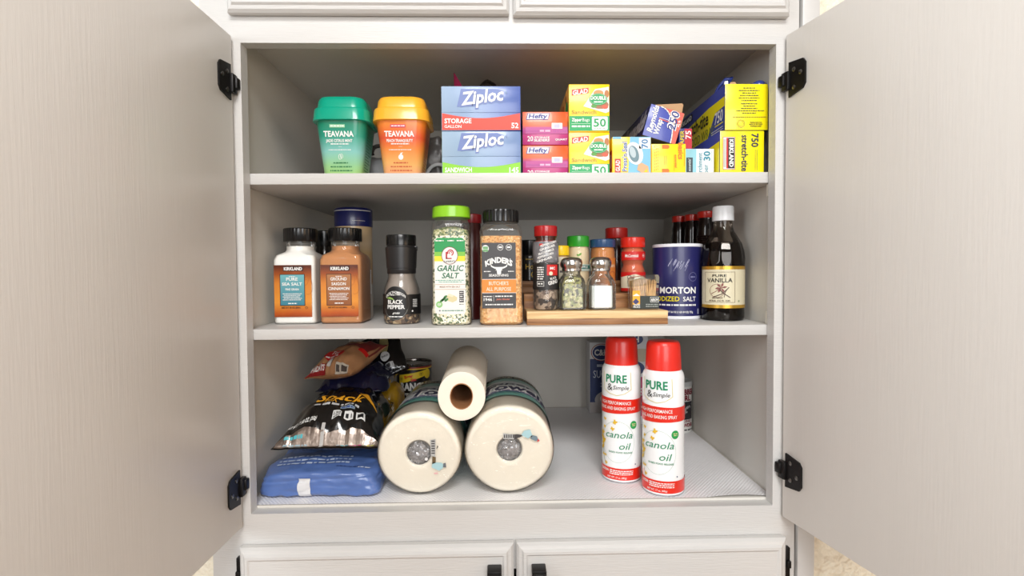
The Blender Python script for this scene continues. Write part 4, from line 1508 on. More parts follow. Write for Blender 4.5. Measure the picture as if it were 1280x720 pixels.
# ---- toothpick box
t = thing('toothpick_box', 'clear box of wooden toothpicks with dark green label at the riser right end', 'toothpick box', (0.2400, 0.0890, ZT[0]))
g = G()
g.rr([(0, 0.0235, 0.016, 0.003), (0.001, 0.0245, 0.017, 0.004), (0.044, 0.0245, 0.017, 0.004)], CLEAR, n=4, cap1=False)
g.build('box', t)
g = G()
q0 = [(0.0430, 0.0250, 0.0175, 0.004), (0.0540, 0.0258, 0.0182, 0.005), (0.0590, 0.0240, 0.0165, 0.006), (0.0600, 0.015, 0.010, 0.005)]
g.rr(q0, clear('lid_plastic', (236, 234, 230), 0.8, 0.08, haze=0.04), n=5, cap0=False)
lo = g.build('lid', t)
for v in lo.data.vertices:
    v.co.z += (v.co.x + 0.02) * 0.12 - 0.0015
lid_r = G()
PICK = mat('toothpick_wood', (226, 184, 124), 0.6, var=0.12, vscale=90)
rng = random.Random(11)
for k in range(120):
    x0, y0 = rng.uniform(-0.020, 0.020), rng.uniform(-0.0135, 0.0135)
    x1, y1 = x0 + rng.uniform(-0.010, 0.010), y0 + rng.uniform(-0.004, 0.004)
    x1 = max(-0.021, min(0.021, x1)); y1 = max(-0.0135, min(0.0135, y1))
    z1 = rng.uniform(0.050, 0.0555)
    lid_r.tube([(x0, y0, 0.002), ((x0 + x1) / 2, (y0 + y1) / 2, z1 / 2), (x1, y1, z1)], [0.0005, 0.0012, 0.0006], PICK, 6)
o = lid_r.build('toothpicks', t)
o['kind'] = 'stuff'
p = P(flat(-0.0171), base=0.0004)
p.rect(-0.0240, 0.0240, 0.0015, 0.0245, ink(40, 48, 42), 1)
p.rect(-0.0240, -0.0105, 0.0090, 0.0340, ink(245, 180, 40), 2)
p.poly([(-0.0240, 0.014), (-0.0180, 0.020), (-0.0120, 0.014), (-0.018, 0.009)], ink(50, 55, 110), 3)
p.poly([(-0.0240, 0.0245), (-0.0170, 0.0290), (-0.0105, 0.0245)], WH, 3)
p.text('PICKS', -0.0165, 0.0030, 0.0035, WH, w=0.012, bold=0.02)
p.text('LIMITED', -0.0165, 0.0072, 0.0028, WH, w=0.011, bold=0.02, L=4)
p.frame(0.0080, 0.0235, 0.0130, 0.0225, 0.0005, WH, 2)
p.text('ARROW', 0.0158, 0.0150, 0.0050, WH, w=0.013, bold=0.03)
p.fine(0.0000, 0.0220, 0.0085, 0.0014, ink(170, 175, 170))
p.fine(0.0000, 0.0220, 0.0050, 0.0014, ink(170, 175, 170))
p.build('label', t)

# ---- second tier
def slim(name, label, cat, x, y, z, prof, bm_, capr, c0, c1, capm, group=None, outer=True, ribs=0):
    t = thing(name, label, cat, (x, y, z), group=group)
    if outer:
        g = G()
        g.lathe(prof, CLEAR, 36, cap1=False)
        g.build('bottle', t)
        g = G()
        g.lathe([(max(r - 0.001, 0.001), zz + (0.0006 if i == 0 else 0)) for i, (r, zz) in enumerate(prof)], bm_, 36)
        g.build('contents', t)
    else:
        g = G()
        g.lathe(prof, bm_, 36)
        g.build('bottle', t)
    cap_cyl(capr, c0, c1, capm, ribs).build('cap', t)
    return t


PAP = mat('paprika', (205, 88, 32), 0.6, var=0.06)
TUR = mat('golden_spice', (198, 125, 50), 0.65, var=0.08)
t = slim('spice_bottle', 'waisted orange spice bottle with a bright red cap and red label, right of the others', 'spice bottle', 0.2420, 0.172, ZT[1],
         [(0.0215, 0), (0.0238, 0.002), (0.0240, 0.040), (0.0232, 0.046), (0.0205, 0.052), (0.0200, 0.056), (0.0225, 0.061), (0.0235, 0.066), (0.0235, 0.078), (0.0220, 0.083), (0.0200, 0.086), (0.0200, 0.089)],
         PAP, 0.0240, 0.0885, 0.1085, mat('bright_red_cap', (232, 45, 26), 0.25, coat=0.3))
p = P(cyl(0.0237), step=0.0025)
p.rect(-0.032, 0.032, 0.0635, 0.0800, RED, 1)
p.text('McCormick', -0.008, 0.0690, 0.0058, WH, w=0.026, bold=0.02, it=0.15)
p.ring(0.018, 0.0720, 0.0035, 0.0035, 0.0006, WH, 2, 12)
p.fine(0.016, 0.020, 0.0713, 0.0015, WH)
p.build('neck_label', t)
p = P(cyl(0.0241), step=0.0025)
p.rect(-0.034, 0.034, 0.0035, 0.0400, ink(240, 232, 205), 1)
p.poly([(-0.034, 0.040), (-0.034, 0.030), (0.0, 0.036), (0.034, 0.026), (0.034, 0.040)], RED, 2)
p.rect(-0.034, 0.034, 0.0035, 0.0090, RED, 2)
p.poly([(-0.012, 0.011), (0.003, 0.011), (0.003, 0.026), (-0.012, 0.022)], ink(190, 180, 90), 2)
p.text('Chili', -0.010, 0.0270, 0.0070, BK, w=0.014, bold=0.01, it=0.2)
p.build('label', t)

t = slim('spice_jar', 'round golden brown spice jar with a navy blue cap, behind the salt shaker', 'spice jar', 0.1822, 0.172, ZT[1],
         [(0.0225, 0), (0.0242, 0.002), (0.0242, 0.080), (0.0230, 0.086), (0.0215, 0.090)], TUR, 0.0250, 0.0890, 0.1050, mat('slate_blue_cap', (45, 78, 120), 0.3, coat=0.2), ribs=0)
p = P(cyl(0.0243), step=0.0025)
p.rect(-0.015, 0.030, 0.012, 0.068, ink(205, 120, 50), 1)
p.text('Turmeric', 0.009, 0.050, 0.0070, ink(240, 220, 190), w=0.030, bold=0.01)
p.ring(0.016, 0.030, 0.010, 0.012, 0.0012, ink(160, 70, 50), 2, 20)
p.build('label', t)

t = slim('spice_jar', 'cream coloured spice jar with a grass green cap and leaf on its label', 'spice jar', 0.1335, 0.172, ZT[1],
         [(0.0205, 0), (0.0222, 0.002), (0.0222, 0.078), (0.0215, 0.086), (0.0200, 0.091)], mat('cream_powder', (226, 206, 168), 0.7, var=0.05), 0.0218, 0.0905, 0.1120, mat('grass_green_cap', (50, 165, 45), 0.28, coat=0.3))
p = P(cyl(0.0223), step=0.0025)
p.rect(-0.030, 0.030, 0.0430, 0.0560, ink(200, 215, 205), 1)
p.rect(-0.030, 0.030, 0.0470, 0.0540, ink(40, 120, 110), 2)
p.text('APPLE', 0.008, 0.0485, 0.0040, WH, w=0.018, bold=0.02)
p.ell(0.000, 0.0750, 0.0040, 0.0018, ink(110, 170, 50), 1, 12, rot=0.6)
p.ell(-0.0035, 0.0735, 0.0032, 0.0015, ink(110, 170, 50), 1, 12, rot=2.4)
p.build('label', t)

t = slim('spice_jar', 'small spice jar with a square yellow cap between the two grinders and shakers', 'spice jar', 0.0975, 0.160, ZT[1],
         [(0.0165, 0), (0.0180, 0.002), (0.0180, 0.068), (0.0150, 0.074)], mat('amber_spice', (176, 130, 60), 0.6, var=0.1), 0.0165, 0.0735, 0.0925, mat('yellow_cap', (250, 205, 10), 0.3, coat=0.2))
p = P(cyl(0.0181), step=0.0025)
p.rect(-0.024, 0.024, 0.010, 0.0700, ink(226, 214, 190), 1)
p.ring(0.004, 0.0560, 0.0075, 0.0090, 0.0016, ink(150, 40, 45), 2, 20)
p.ring(0.004, 0.0560, 0.0035, 0.0045, 0.0014, ink(150, 40, 45), 2, 14)
p.fine(-0.004, 0.014, 0.040, 0.0040, ink(90, 80, 80))
p.rect(-0.024, 0.024, 0.012, 0.020, ink(190, 200, 60), 2)
p.fine(-0.002, 0.014, 0.028, 0.0040, ink(60, 60, 60))
p.build('label', t)

# ---- third tier
t = slim('spice_bottle', 'tall dark brown spice bottle with a deep red cap, behind the orange bottle', 'spice bottle', 0.2260, 0.245, ZT[2],
         [(0.0200, 0), (0.0212, 0.002), (0.0212, 0.070), (0.0180, 0.080), (0.0175, 0.090)], mat('dark_brown_bottle', (58, 28, 20), 0.2, coat=0.4), 0.0236, 0.0880, 0.1105, mat('brick_red_cap', (190, 34, 26), 0.28, coat=0.3), outer=False)
p = P(cyl(0.0213), step=0.0025)
p.rect(0.004, 0.020, 0.020, 0.058, ink(200, 190, 175), 1)
p.fine(0.006, 0.018, 0.040, 0.006, ink(50, 50, 60))
p.build('label', t)
t = slim('spice_jar', 'black spice jar with gold lettering, standing at the left back of the riser', 'spice jar', 0.0420, 0.250, ZT[2],
         [(0.0245, 0), (0.0262, 0.002), (0.0262, 0.048), (0.0240, 0.054)], mat('black_spice_jar', (26, 22, 20), 0.25, coat=0.3), 0.0235, 0.0530, 0.0860, BLACKP, outer=False, ribs=40)
p = P(cyl(0.0263), step=0.0025)
GT = ink(214, 176, 70)
p.text('Hom', 0.003, 0.0250, 0.0100, GT, w=0.026, bold=0.01)
p.text('Ch', 0.008, 0.0080, 0.0110, GT, w=0.015, bold=0.01)
p.fine(-0.01, 0.014, 0.0440, 0.0020, GT)
p.build('label', t)

# ================================================================== right end of the middle shelf
t = thing('salt_canister', 'navy blue iodized salt canister with white rims, left of the vanilla bottle', 'salt canister', (0.3320, 0.1760, ZS2))
NV = mat('navy_paper', (38, 38, 92), 0.35, var=0.04, coat=0.15)
g = G()
g.lathe([(0.0474, 0.006), (0.0474, 0.139)], NV, 64)
g.build('body', t)
g = G()
RIMM = mat('white_rim', (232, 232, 238), 0.35)
g.lathe([(0.0465, 0.0), (0.0480, 0.0008), (0.0480, 0.0058), (0.0474, 0.0062)], RIMM, 64)
g.build('bottom_rim', t)
g = G()
g.lathe([(0.0474, 0.139), (0.0481, 0.1395), (0.0481, 0.1440), (0.0470, 0.1452), (0.0458, 0.1440), (0.0450, 0.1420)], RIMM, 64)
g.build('top_rim', t)
p = P(cyl(0.0475, -0.38), step=0.003)
p.text('MORTON', 0.004, 0.0500, 0.0115, WH, w=0.071, bold=0.03)
p.text('IODIZED', -0.0165, 0.0350, 0.0088, ink(240, 220, 40), w=0.047, bold=0.02, al='c')
p.text('SALT', 0.0265, 0.0350, 0.0085, WH, w=0.026, bold=0.01)
p.fine(-0.036, 0.040, 0.0260, 0.0030, WH)
p.text('NET WT 26 OZ (1 LB 10 OZ) 737g', 0.004, 0.0125, 0.0034, WH, w=0.058, bold=0.02)
rng = random.Random(2)
for k in range(26):
    a, b = rng.uniform(-0.012, 0.026), rng.uniform(0.098, 0.122)
    if b > 0.118 - (a + 0.012) * 0.1:
        b -= 0.006
    L_ = rng.uniform(0.005, 0.012)
    p.line([(a, b), (a - L_ * 0.5, b - L_)], 0.0006, ink(175, 175, 205), 1)
p.ring(0.0330, 0.0815, 0.0085, 0.0085, 0.0006, ink(130, 130, 175), 2, 24)
p.fine(0.0280, 0.0380, 0.0800, 0.0024, ink(130, 130, 175))
p.rect(0.045, 0.049, 0.010, 0.020, ink(170, 170, 190), 1)
p.build('label', t)

# ---- vanilla
t = thing('vanilla_bottle', 'dark bottle of pure vanilla extract with cream label, gold bands and white cap', 'bottle', (0.4005, 0.1210, ZS2))
outer = [(0.0325, 0.0), (0.0368, 0.002), (0.0380, 0.008), (0.0380, 0.098), (0.0384, 0.106), (0.0382, 0.116), (0.0366, 0.130), (0.0325, 0.144), (0.0255, 0.157), (0.0200, 0.166), (0.0170, 0.175), (0.0170, 0.186)]
fl_ = lambda a, z: 1 + (0.018 * math.cos(a * 12) * max(0, min(1, (z - 0.105) / 0.01)) * max(0, min(1, (0.158 - z) / 0.015)))
g = G()
pr = []
for (r0, z0), (r1, z1) in zip(outer[:-1], outer[1:]):
    for k in range(3):
        pr.append((r0 + (r1 - r0) * k / 3, z0 + (z1 - z0) * k / 3))
pr.append(outer[-1])
g.lathe(pr, clear('amber_glass', (235, 225, 215), 0.9, 0.03), 96, cap1=False, rfun=fl_)
g.build('bottle', t, smooth=50)
g = G()
LIQ = mat('vanilla_extract', (14, 8, 7), 0.08, var=0.1, spec=0.25)
g.lathe([(r - 0.0014, z + (0.001 if i == 0 else 0)) for i, (r, z) in enumerate(pr) if z < 0.1465] + [(0.020, 0.1470)], LIQ, 96, rfun=fl_)
g.build('extract', t, smooth=50)
g = G()
g.lathe([(0.0186, 0.186), (0.0193, 0.187), (0.0190, 0.2020), (0.0190, 0.2110), (0.0178, 0.2135), (0.010, 0.2140)], mat('white_cap', (232, 234, 236), 0.35, coat=0.2), 80, rfun=lambda a, z: 1 + (0.008 * math.cos(a * 30) if z < 0.202 else 0))
g.build('cap', t)
p = P(cyl(0.0382), step=0.003)
CRM = ink(226, 216, 184)
p.rect(-0.062, 0.062, 0.0240, 0.1010, CRM, 1)
p.rect(-0.062, 0.062, 0.0240, 0.0300, GOLD, 2)
p.rect(-0.062, 0.062, 0.0950, 0.1010, GOLD, 2)
p.build('label', t)
p = P(cyl(0.0382, -0.553), step=0.003, base=0.0009)
BR = ink(90, 65, 55)
MRN = ink(140, 80, 75)
p.frame(-0.0280, 0.0270, 0.0345, 0.0905, 0.0005, BR, 2)
p.text('PURE', 0.0, 0.0815, 0.0045, BK, w=0.024, bold=0.01)
p.text('VANILLA', 0.0, 0.0715, 0.0075, BK, w=0.044, bold=0.01)
p.ring(-0.004, 0.0560, 0.0130, 0.0125, 0.0006, MRN, 2, 28, 0.8, 6.0)
for a in (0.2, 1.2, 2.3, 3.3, 4.2, 5.3):
    c_, s_ = math.cos(a), math.sin(a)
    p.poly([(0.003, 0.0615), (0.003 + 0.006 * c_ - 0.002 * s_, 0.0615 + 0.006 * s_ + 0.002 * c_), (0.003 + 0.0105 * c_, 0.0615 + 0.0105 * s_), (0.003 + 0.006 * c_ + 0.002 * s_, 0.0615 + 0.006 * s_ - 0.002 * c_)], MRN, 2)
p.line([(-0.014, 0.050), (-0.004, 0.056), (0.002, 0.0610)], 0.0008, MRN, 3)
p.line([(-0.010, 0.0445), (0.004, 0.0500), (0.016, 0.0620)], 0.0014, BR, 3)
p.line([(0.018, 0.0440), (0.006, 0.0520), (0.000, 0.0600)], 0.0014, BR, 3)
p.line([(0.008, 0.0440), (0.010, 0.0540), (0.014, 0.0600)], 0.0010, BR, 3)
p.text('EXTRACT', -0.003, 0.0415, 0.0028, BR, w=0.018)
p.text('473mL (16 FL OZ)', 0.0, 0.0365, 0.0026, BR, w=0.036)
p.ell(0.0350, 0.0370, 0.0018, 0.0018, ink(150, 160, 120), 2, 10)
p.build('label_print', t)

# ---- trio of red-capped dark bottles at the back
for (x, y, r, topz, lab, lb) in ((0.3900, 0.330, 0.0165, 0.2175, 'farthest red-capped dark bottle behind the salt canister', 0), (0.4030, 0.285, 0.0163, 0.2160, 'middle red-capped dark bottle of three behind the salt canister', 0),
                                 (0.4140, 0.230, 0.0195, 0.2165, 'red-capped dark bottle directly behind the vanilla bottle, nearest of three', 1)):
    t = thing('spice_bottle', lab, 'spice bottle', (x, y, ZS2), group='red-capped dark bottles at the right back')
    g = G()
    pr = [(r * 0.95, 0), (r * 1.08, 0.002), (r * 1.08, topz - 0.050), (r * 0.98, topz - 0.038), (r * 1.02, topz - 0.032), (r * 0.86, topz - 0.020), (r * 0.86, topz - 0.012)]
    g.lathe(pr, mat('dark_glass_bottle', (26, 14, 12), 0.12, coat=0.2, var=0.2), 36)
    for k in range(5 if lb else 0):
        g.lathe([(r * 1.09, topz - 0.050 - k * 0.004), (r * 1.13, topz - 0.052 - k * 0.004), (r * 1.09, topz - 0.054 - k * 0.004)], MATS['dark_glass_bottle'], 36, cap0=False, cap1=False)
    g.build('bottle', t)
    cap_cyl(r * 1.02, topz - 0.0135, topz + 0.0005, mat('scarlet_cap', (222, 40, 24), 0.28, coat=0.3), 40).build('cap', t)
    if lb:
        p = P(cyl(r * 1.1), step=0.0025)
        p.rect(-0.004, 0.018, topz - 0.100, topz - 0.055, ink(225, 225, 225), 2)
        p.build('label', t)


# ================================================================== BOTTOM COMPARTMENT
ZB0 = 0.0054


# ---- soft packs
class Pack:
    """sealed pillow pouch; u across, v front to back, both -1..1; bend(x, y, z) places it"""

    def __init__(s, w, l, h, seed, wr=0.004, crimp=0.06, bend=None, freq=24, ex=2.4, hb=0.25, frontdrop=0.0):
        s.w, s.l, s.h, s.seed, s.wr, s.crimp, s.bend, s.freq, s.ex, s.hb = w, l, h, seed, wr, crimp, bend, freq, ex, hb

    def f(s, u, v, top=True, off=0.0):
        a = max(0.0, 1 - abs(u) ** s.ex)
        vv = min(1.0, abs(v) / (1 - s.crimp))
        b = max(0.0, 1 - vv ** s.ex)
        p = (a ** 0.6) * (b ** 0.6)
        # the pouch draws in towards its middle
        x = u * s.w / 2 * (1 - 0.07 * (1 - abs(v) ** 2) + 0.02 * math.sin(v * 9 + s.seed))
        y = v * s.l / 2 * (1 - 0.03 * (1 - abs(u) ** 2))
        q = Vector((x * s.freq, y * s.freq * 0.8, s.seed * 1.7))
        # folds fan out from the sealed ends
        fan = math.sin(u * 26 + s.seed + 3 * noise.noise(q)) * max(0, abs(v) - 0.45) * 0.6
        wr = (1 - 2 * abs(noise.noise(q))) * 0.7 + noise.noise(q * 2.3) * 0.5 + fan
        z = p * s.h * (1 - s.hb) + wr * s.wr * (0.25 + min(1, 1.6 * p)) * (1 if top else 0.6)
        if not top:
            z = -p * s.h * s.hb + wr * s.wr * 0.15
        z += s.h * s.hb
        z += off if top else -off
        r = Vector((x, y, z))
        if not top:
            r.z -= 0.0006
        return s.bend(r) if s.bend else r

    def mesh(s, m, nu=56, nv=64, edge_m=None):
        g = G()
        T = [[g.bm.verts.new(s.f(-1 + 2 * i / nu, -1 + 2 * j / nv, True)) for i in range(nu + 1)] for j in range(nv + 1)]
        B = [[g.bm.verts.new(s.f(-1 + 2 * i / nu, -1 + 2 * j / nv, False)) for i in range(nu + 1)] for j in range(nv + 1)]
        mi = g.mi(m)
        me = g.mi(edge_m) if edge_m else mi
        for j in range(nv):
            k = me if (j < nv * s.crimp / 2 or j >= nv * (1 - s.crimp / 2)) else mi
            for i in range(nu):
                g.bm.faces.new((T[j][i], T[j][i + 1], T[j + 1][i + 1], T[j + 1][i])).material_index = k
                g.bm.faces.new((B[j][i], B[j + 1][i], B[j + 1][i + 1], B[j][i + 1])).material_index = k
        for i in range(nu):
            g.bm.faces.new((T[0][i], B[0][i], B[0][i + 1], T[0][i + 1])).material_index = me
            g.bm.faces.new((T[nv][i], T[nv][i + 1], B[nv][i + 1], B[nv][i])).material_index = me
        for j in range(nv):
            g.bm.faces.new((T[j][0], T[j + 1][0], B[j + 1][0], B[j][0])).material_index = mi
            g.bm.faces.new((T[j][nu], B[j][nu], B[j + 1][nu], T[j + 1][nu])).material_index = mi
        return g

    def print(s, base=0.0008):
        p = P(lambda u, v, o: s.f(max(-1, min(1, u / (s.w / 2))), max(-1, min(1, v / (s.l / 2))), True, o), step=0.004, base=base)
        p.vstep = 0.004
        return p


def rotx(a, piv=(0, 0, 0), piv2=(0, 0, 0), rz=0.0, ry=0.0):
    M = Matrix.Translation(Vector(piv2)) @ Matrix.Rotation(rz, 4, 'Z') @ Matrix.Rotation(ry, 4, 'Y') @ Matrix.Rotation(a, 4, 'X') @ Matrix.Translation(-Vector(piv))
    return lambda r: M @ r


# blue soft pack
BLU = mat('blue_pack_film', (84, 112, 172), 0.28, var=0.05, vscale=30, coat=0.4, bump=0.25, bscale=45)
t = thing('soft_pack', 'flat blue plastic wrapped pack with a white tape strip, at the bottom left', 'soft pack', (-0.3415, 0.1510, ZB0))
tm = bmesh.new()
bmesh.ops.create_cube(tm, size=2)
bmesh.ops.subdivide_edges(tm, edges=tm.edges[:], cuts=34, use_grid_fill=True)


def pack_shape(c):
    e = 9.0
    nn = (abs(c.x) ** e + abs(c.y) ** e + abs(c.z) ** e) ** (1 / e)
    c = c / nn
    w_ = 0.1055 * (1 - 0.04 * max(0, c.z))
    q = Vector((c.x * w_, c.y * 0.108, (c.z + 1) * 0.0275))
    q.z *= 1 - 0.14 * max(0, -c.y) * (1 if c.z > 0 else 0) - 0.16 * abs(c.x) ** 4
    q2 = Vector((q.x * 22, q.y * 22, q.z * 55))
    d = (abs(noise.noise(q2 + Vector((3, 1, 4)))) - 0.22) * 0.005 + (abs(noise.noise(q2 * 1.7)) - 0.2) * 0.0032 + noise.noise(q2 * 3.1) * 0.0010
    # gathered left end and a soft horizontal fold along the front
    d += 0.0035 * math.sin(q.z * 120 + q.y * 60) * max(0, abs(c.x) - 0.75) * 3
    if c.y < -0.8:
        d -= 0.0025 * math.exp(-((q.z - 0.034 - 0.02 * c.x * 0.3) / 0.003) ** 2)
    q += c.normalized() * d
    if c.z < 0:
        q.z = max(q.z, 0.0004)
    return q


for v in tm.verts:
    v.co = pack_shape(v.co)
g = G()
g.merge(tm, BLU)
g.build('pack_body', t, smooth=60)


def front_of_pack(u, v, o):
    # nearest front surface point for a given height
    c = Vector((u / 0.108, -1.0, max(-1, min(1, v / 0.0275 - 1))))
    q = pack_shape(c)
    return (q.x, q.y - o, q.z)


p = P(front_of_pack, step=0.004, base=0.0012)
p.vstep = 0.004
p.poly([(-0.0335, 0.0010), (-0.0115, 0.0010), (-0.0125, 0.0420), (-0.0330, 0.0420)], ink(226, 226, 228), 1)
p.build('tape_strip', t)['label'] = 'white tape strip'
p = P(lambda u, v, o: (lambda q: (q.x, q.y, q.z + o))(pack_shape(Vector((u / 0.108, v / 0.108, 1.0)))), step=0.004, base=0.0012)
p.vstep = 0.004
p.fine(0.030, 0.075, -0.092, 0.0022, ink(40, 50, 100))
p.fine(0.072, 0.098, -0.094, 0.0040, ink(200, 210, 230))
for k in range(3):
    p.fine(-0.09, 0.05, -0.078 + k * 0.014, 0.0050, ink(190, 205, 230))
p.build('top_print', t)

# black snack pouch lying on the blue pack, sealed end forward
BF = mat('black_foil_pouch', (16, 15, 15), 0.16, var=0.2, coat=0.8, bump=0.35, bscale=38)
SILF = mat('silver_foil_seal', (170, 155, 145), 0.3, metal=0.9, var=0.3, vscale=45, bump=0.5, bscale=60)


def bend_snack(r):
    y = r.y + 0.110
    k = 0.13
    q = Vector((r.x * (1 - 0.16 * (y / 0.22)), y * math.cos(k), r.z + y * math.sin(k) * 1.0))
    return q


sn = Pack(0.190, 0.220, 0.078, 3, 0.0065, 0.08, bend_snack, 26, 3.2, 0.30)
t = thing('snack_pouch', 'shiny black snack pouch with gold script and coloured dots, on the blue pack', 'snack bag', (-0.3361, 0.0700, ZB0 + 0.0540))
sn.mesh(BF, 70, 70).build('pouch', t, smooth=70)
p = sn.print(0.0006)
GS = ink(240, 170, 40)
p.text('Snack', 0.002, -0.034, 0.027, GS, w=0.100, bold=0.02, it=0.35)
p.poly([(0.035, 0.012), (0.060, 0.004), (0.084, -0.030), (0.068, -0.020), (0.045, -0.006)], GS, 2)
p.text('MIX', -0.012, -0.042, 0.011, ink(200, 140, 40), w=0.026, it=0.2, bold=0.01)
p.fine(-0.045, 0.050, -0.050, 0.0060, ink(200, 200, 200))
p.rect(0.014, 0.044, -0.0600, -0.0530, ink(140, 160, 175), 2)
p.fine(0.016, 0.042, -0.0590, 0.0040, ink(60, 80, 140), 3)
for k, a in enumerate((0.000, 0.0235, 0.0470)):
    p.poly([(a + 0.002, -0.0790), (a + 0.020, -0.0790), (a + 0.020, -0.068), (a + 0.015, -0.064), (a + 0.002, -0.065)], ink(225, 225, 222), 2)
    if k == 0:
        p.text('130', a + 0.011, -0.0735, 0.0060, BK, w=0.014, bold=0.02)
        p.fine(a + 0.004, a + 0.018, -0.0775, 0.0018, BK, 3)
    else:
        p.fine(a + 0.005, a + 0.017, -0.0765, 0.0070, BK, 3)
p.build('front_print', t)
p = sn.print(0.0006)
p.text('NET WT. 7 1/8 OZ. (202g)', -0.054, -0.082, 0.0060, WH, w=0.056, bold=0.02)
p.build('weight_print', t)
p = sn.print(0.0012)
p.poly([(-0.092, -0.1085), (0.092, -0.1085), (0.092, -0.098), (0.05, -0.090), (0.0, -0.096), (-0.045, -0.088), (-0.092, -0.097)], SILF, 0)
p.rect(-0.0130, -0.0065, -0.1090, -0.086, ink(190, 188, 185), 1)
cols = [(190, 200, 205), (120, 190, 200), (110, 170, 185), (240, 190, 210), (230, 120, 170), (225, 30, 130), (200, 215, 190), (235, 220, 60), (190, 195, 60)]
for k, c in enumerate(cols):
    p.ell(0.0200 + k * 0.0078, -0.1035, 0.0034, 0.0026, ink(*c), 2, 12)
p.fine(-0.078, -0.035, -0.1040, 0.0035, ink(150, 175, 185))
p.fine(-0.078, -0.045, -0.0985, 0.0030, ink(80, 180, 190))
p.build('seal_strip', t)['label'] = 'crinkled silvery seal with coloured dots'

# navy pouch above / behind
NVF = mat('navy_foil_pouch', (16, 20, 48), 0.2, var=0.3, coat=0.7, bump=0.4, bscale=40)
t = thing('snack_pouch', 'dark navy crumpled pouch between the black snack pouch and the brown bag', 'snack bag', (-0.3300, 0.3000, ZB0 + 0.0880))
nv_ = Pack(0.150, 0.16, 0.060, 7, 0.007, 0.08, rotx(0.10, (0, 0, 0), (0, 0, 0.040)), 30, 2.4, 0.45)
nv_.mesh(NVF, 44, 44).build('pouch', t, smooth=70)

# yellow bag bulging on the right, a black pouch leaning behind, brown bag on top
t = thing('snack_pouch', 'dull yellow crumpled bag squeezed beside the left wrapped paper towel roll', 'snack bag', (-0.2790, 0.3590, ZB0))
crumple(0.066, 0.10, 0.140, mat('yellow_film_pouch', (185, 140, 30), 0.3, var=0.3, vscale=40, coat=0.4, bump=0.3), 33, 0.006, 2.6, freq=26).build('pouch', t, smooth=70)

t = thing('snack_pouch', 'black pouch with a pale picture, leaning upright behind the brown bag', 'snack bag', (-0.2935, 0.3700, ZB0 + 0.165))
bk = Pack(0.105, 0.125, 0.030, 5, 0.004, 0.10, rotx(0.95, (0, 0, 0), (0, 0, 0.025), 0.0, -0.42), 30, 2.4, 0.5)
bk.mesh(BF, 36, 40).build('pouch', t, smooth=70)
p = bk.print(0.0008)
p.ell(0.016, 0.018, 0.011, 0.028, ink(150, 140, 95), 1, 18, rot=-0.1)
p.ell(0.012, -0.016, 0.012, 0.013, ink(215, 215, 215), 2, 14)
p.text('SNACK', 0.012, -0.018, 0.0050, BK, w=0.018, L=3)
p.rect(-0.002, 0.026, -0.046, -0.034, ink(190, 190, 190), 1)
p.fine(0.000, 0.024, -0.044, 0.0080, ink(60, 60, 60), 2)
p.build('front_print', t)

BRN = mat('brown_paper_pouch', (168, 122, 84), 0.45, var=0.12, vscale=30, coat=0.2, bump=0.3, bscale=45)
MAR = mat('maroon_film', (112, 34, 34), 0.3, var=0.15, coat=0.4)
t = thing('snack_pouch', 'brown chip bag with red sealed edges, topmost of the pile of bags on the left', 'snack bag', (-0.3411, 0.2590, ZB0 + 0.162))
br = Pack(0.112, 0.150, 0.054, 11, 0.005, 0.08, rotx(0.26, (0, 0, 0), (0.0, 0.0, 0.018), -0.35, -0.14), 26, 2.5, 0.45)
br.mesh(BRN, 46, 52, BRN).build('pouch', t, smooth=70)
p = br.print(0.0008)
p.poly([(-0.060, 0.018), (0.060, 0.002), (0.060, 0.076), (-0.060, 0.076)], MAR, 0)
p.ell(-0.004, -0.030, 0.024, 0.017, ink(190, 25, 30), 1, 24)
p.rect(-0.0555, -0.0500, -0.074, -0.020, RED, 1)
p.rect(0.040, 0.0555, -0.005, 0.006, RED, 1)
p.text('TGI', -0.004, -0.030, 0.0100, WH, w=0.022, bold=0.03, rot=-0.25)
p.fine(-0.020, 0.012, -0.041, 0.0040, WH, 3)
p.poly([(-0.010, 0.024), (0.030, 0.020), (0.034, 0.044), (-0.004, 0.046)], ink(190, 150, 110), 1)
p.text('FRIDAYS', -0.028, -0.066, 0.0080, WH, w=0.034, bold=0.03, L=3)
p.rect(-0.048, -0.008, -0.0715, -0.0560, ink(150, 20, 25), 1)
p.rect(0.016, 0.046, -0.0715, -0.0560, ink(205, 195, 180), 1)
p.fine(0.018, 0.044, -0.0690, 0.0090, ink(80, 70, 65), 2)
p.rect(-0.006, 0.004, -0.062, -0.044, ink(210, 205, 200), 2)
p.build('front_print', t)

# ---- can of beans
t = thing('food_can', 'black and yellow labelled steel food can behind the left wrapped paper towel roll', 'can', (-0.2398, 0.4540, ZB0))
STL = mat('tin_steel', (150, 145, 140), 0.25, metal=1.0)
g = G()
g.lathe([(0.0425, 0), (0.0445, 0.001), (0.0445, 0.004), (0.0430, 0.006), (0.0430, 0.162), (0.0442, 0.164), (0.0445, 0.1675), (0.0438, 0.1685), (0.0425, 0.1665), (0.0425, 0.1640), (0.03, 0.1635)], STL, 48)
g.build('can', t)
g = G()
g.lathe([(0.0434, 0.007), (0.0434, 0.161)], mat('black_can_label', (18, 17, 18), 0.3, coat=0.3), 48, cap0=False, cap1=False)
g.lathe([(0.0436, 0.1540), (0.0436, 0.1565)], ink(245, 200, 40), 48, cap0=False, cap1=False)
g.lathe([(0.0436, 0.1565), (0.0436, 0.1605)], ink(150, 50, 40), 48, cap0=False, cap1=False)
g.build('paper_label', t)
p = P(cyl(0.0437), step=0.003)
YC = ink(240, 205, 40)
p.poly([(-0.034, 0.118), (0.036, 0.138), (0.036, 0.152), (-0.034, 0.140)], YC, 1)
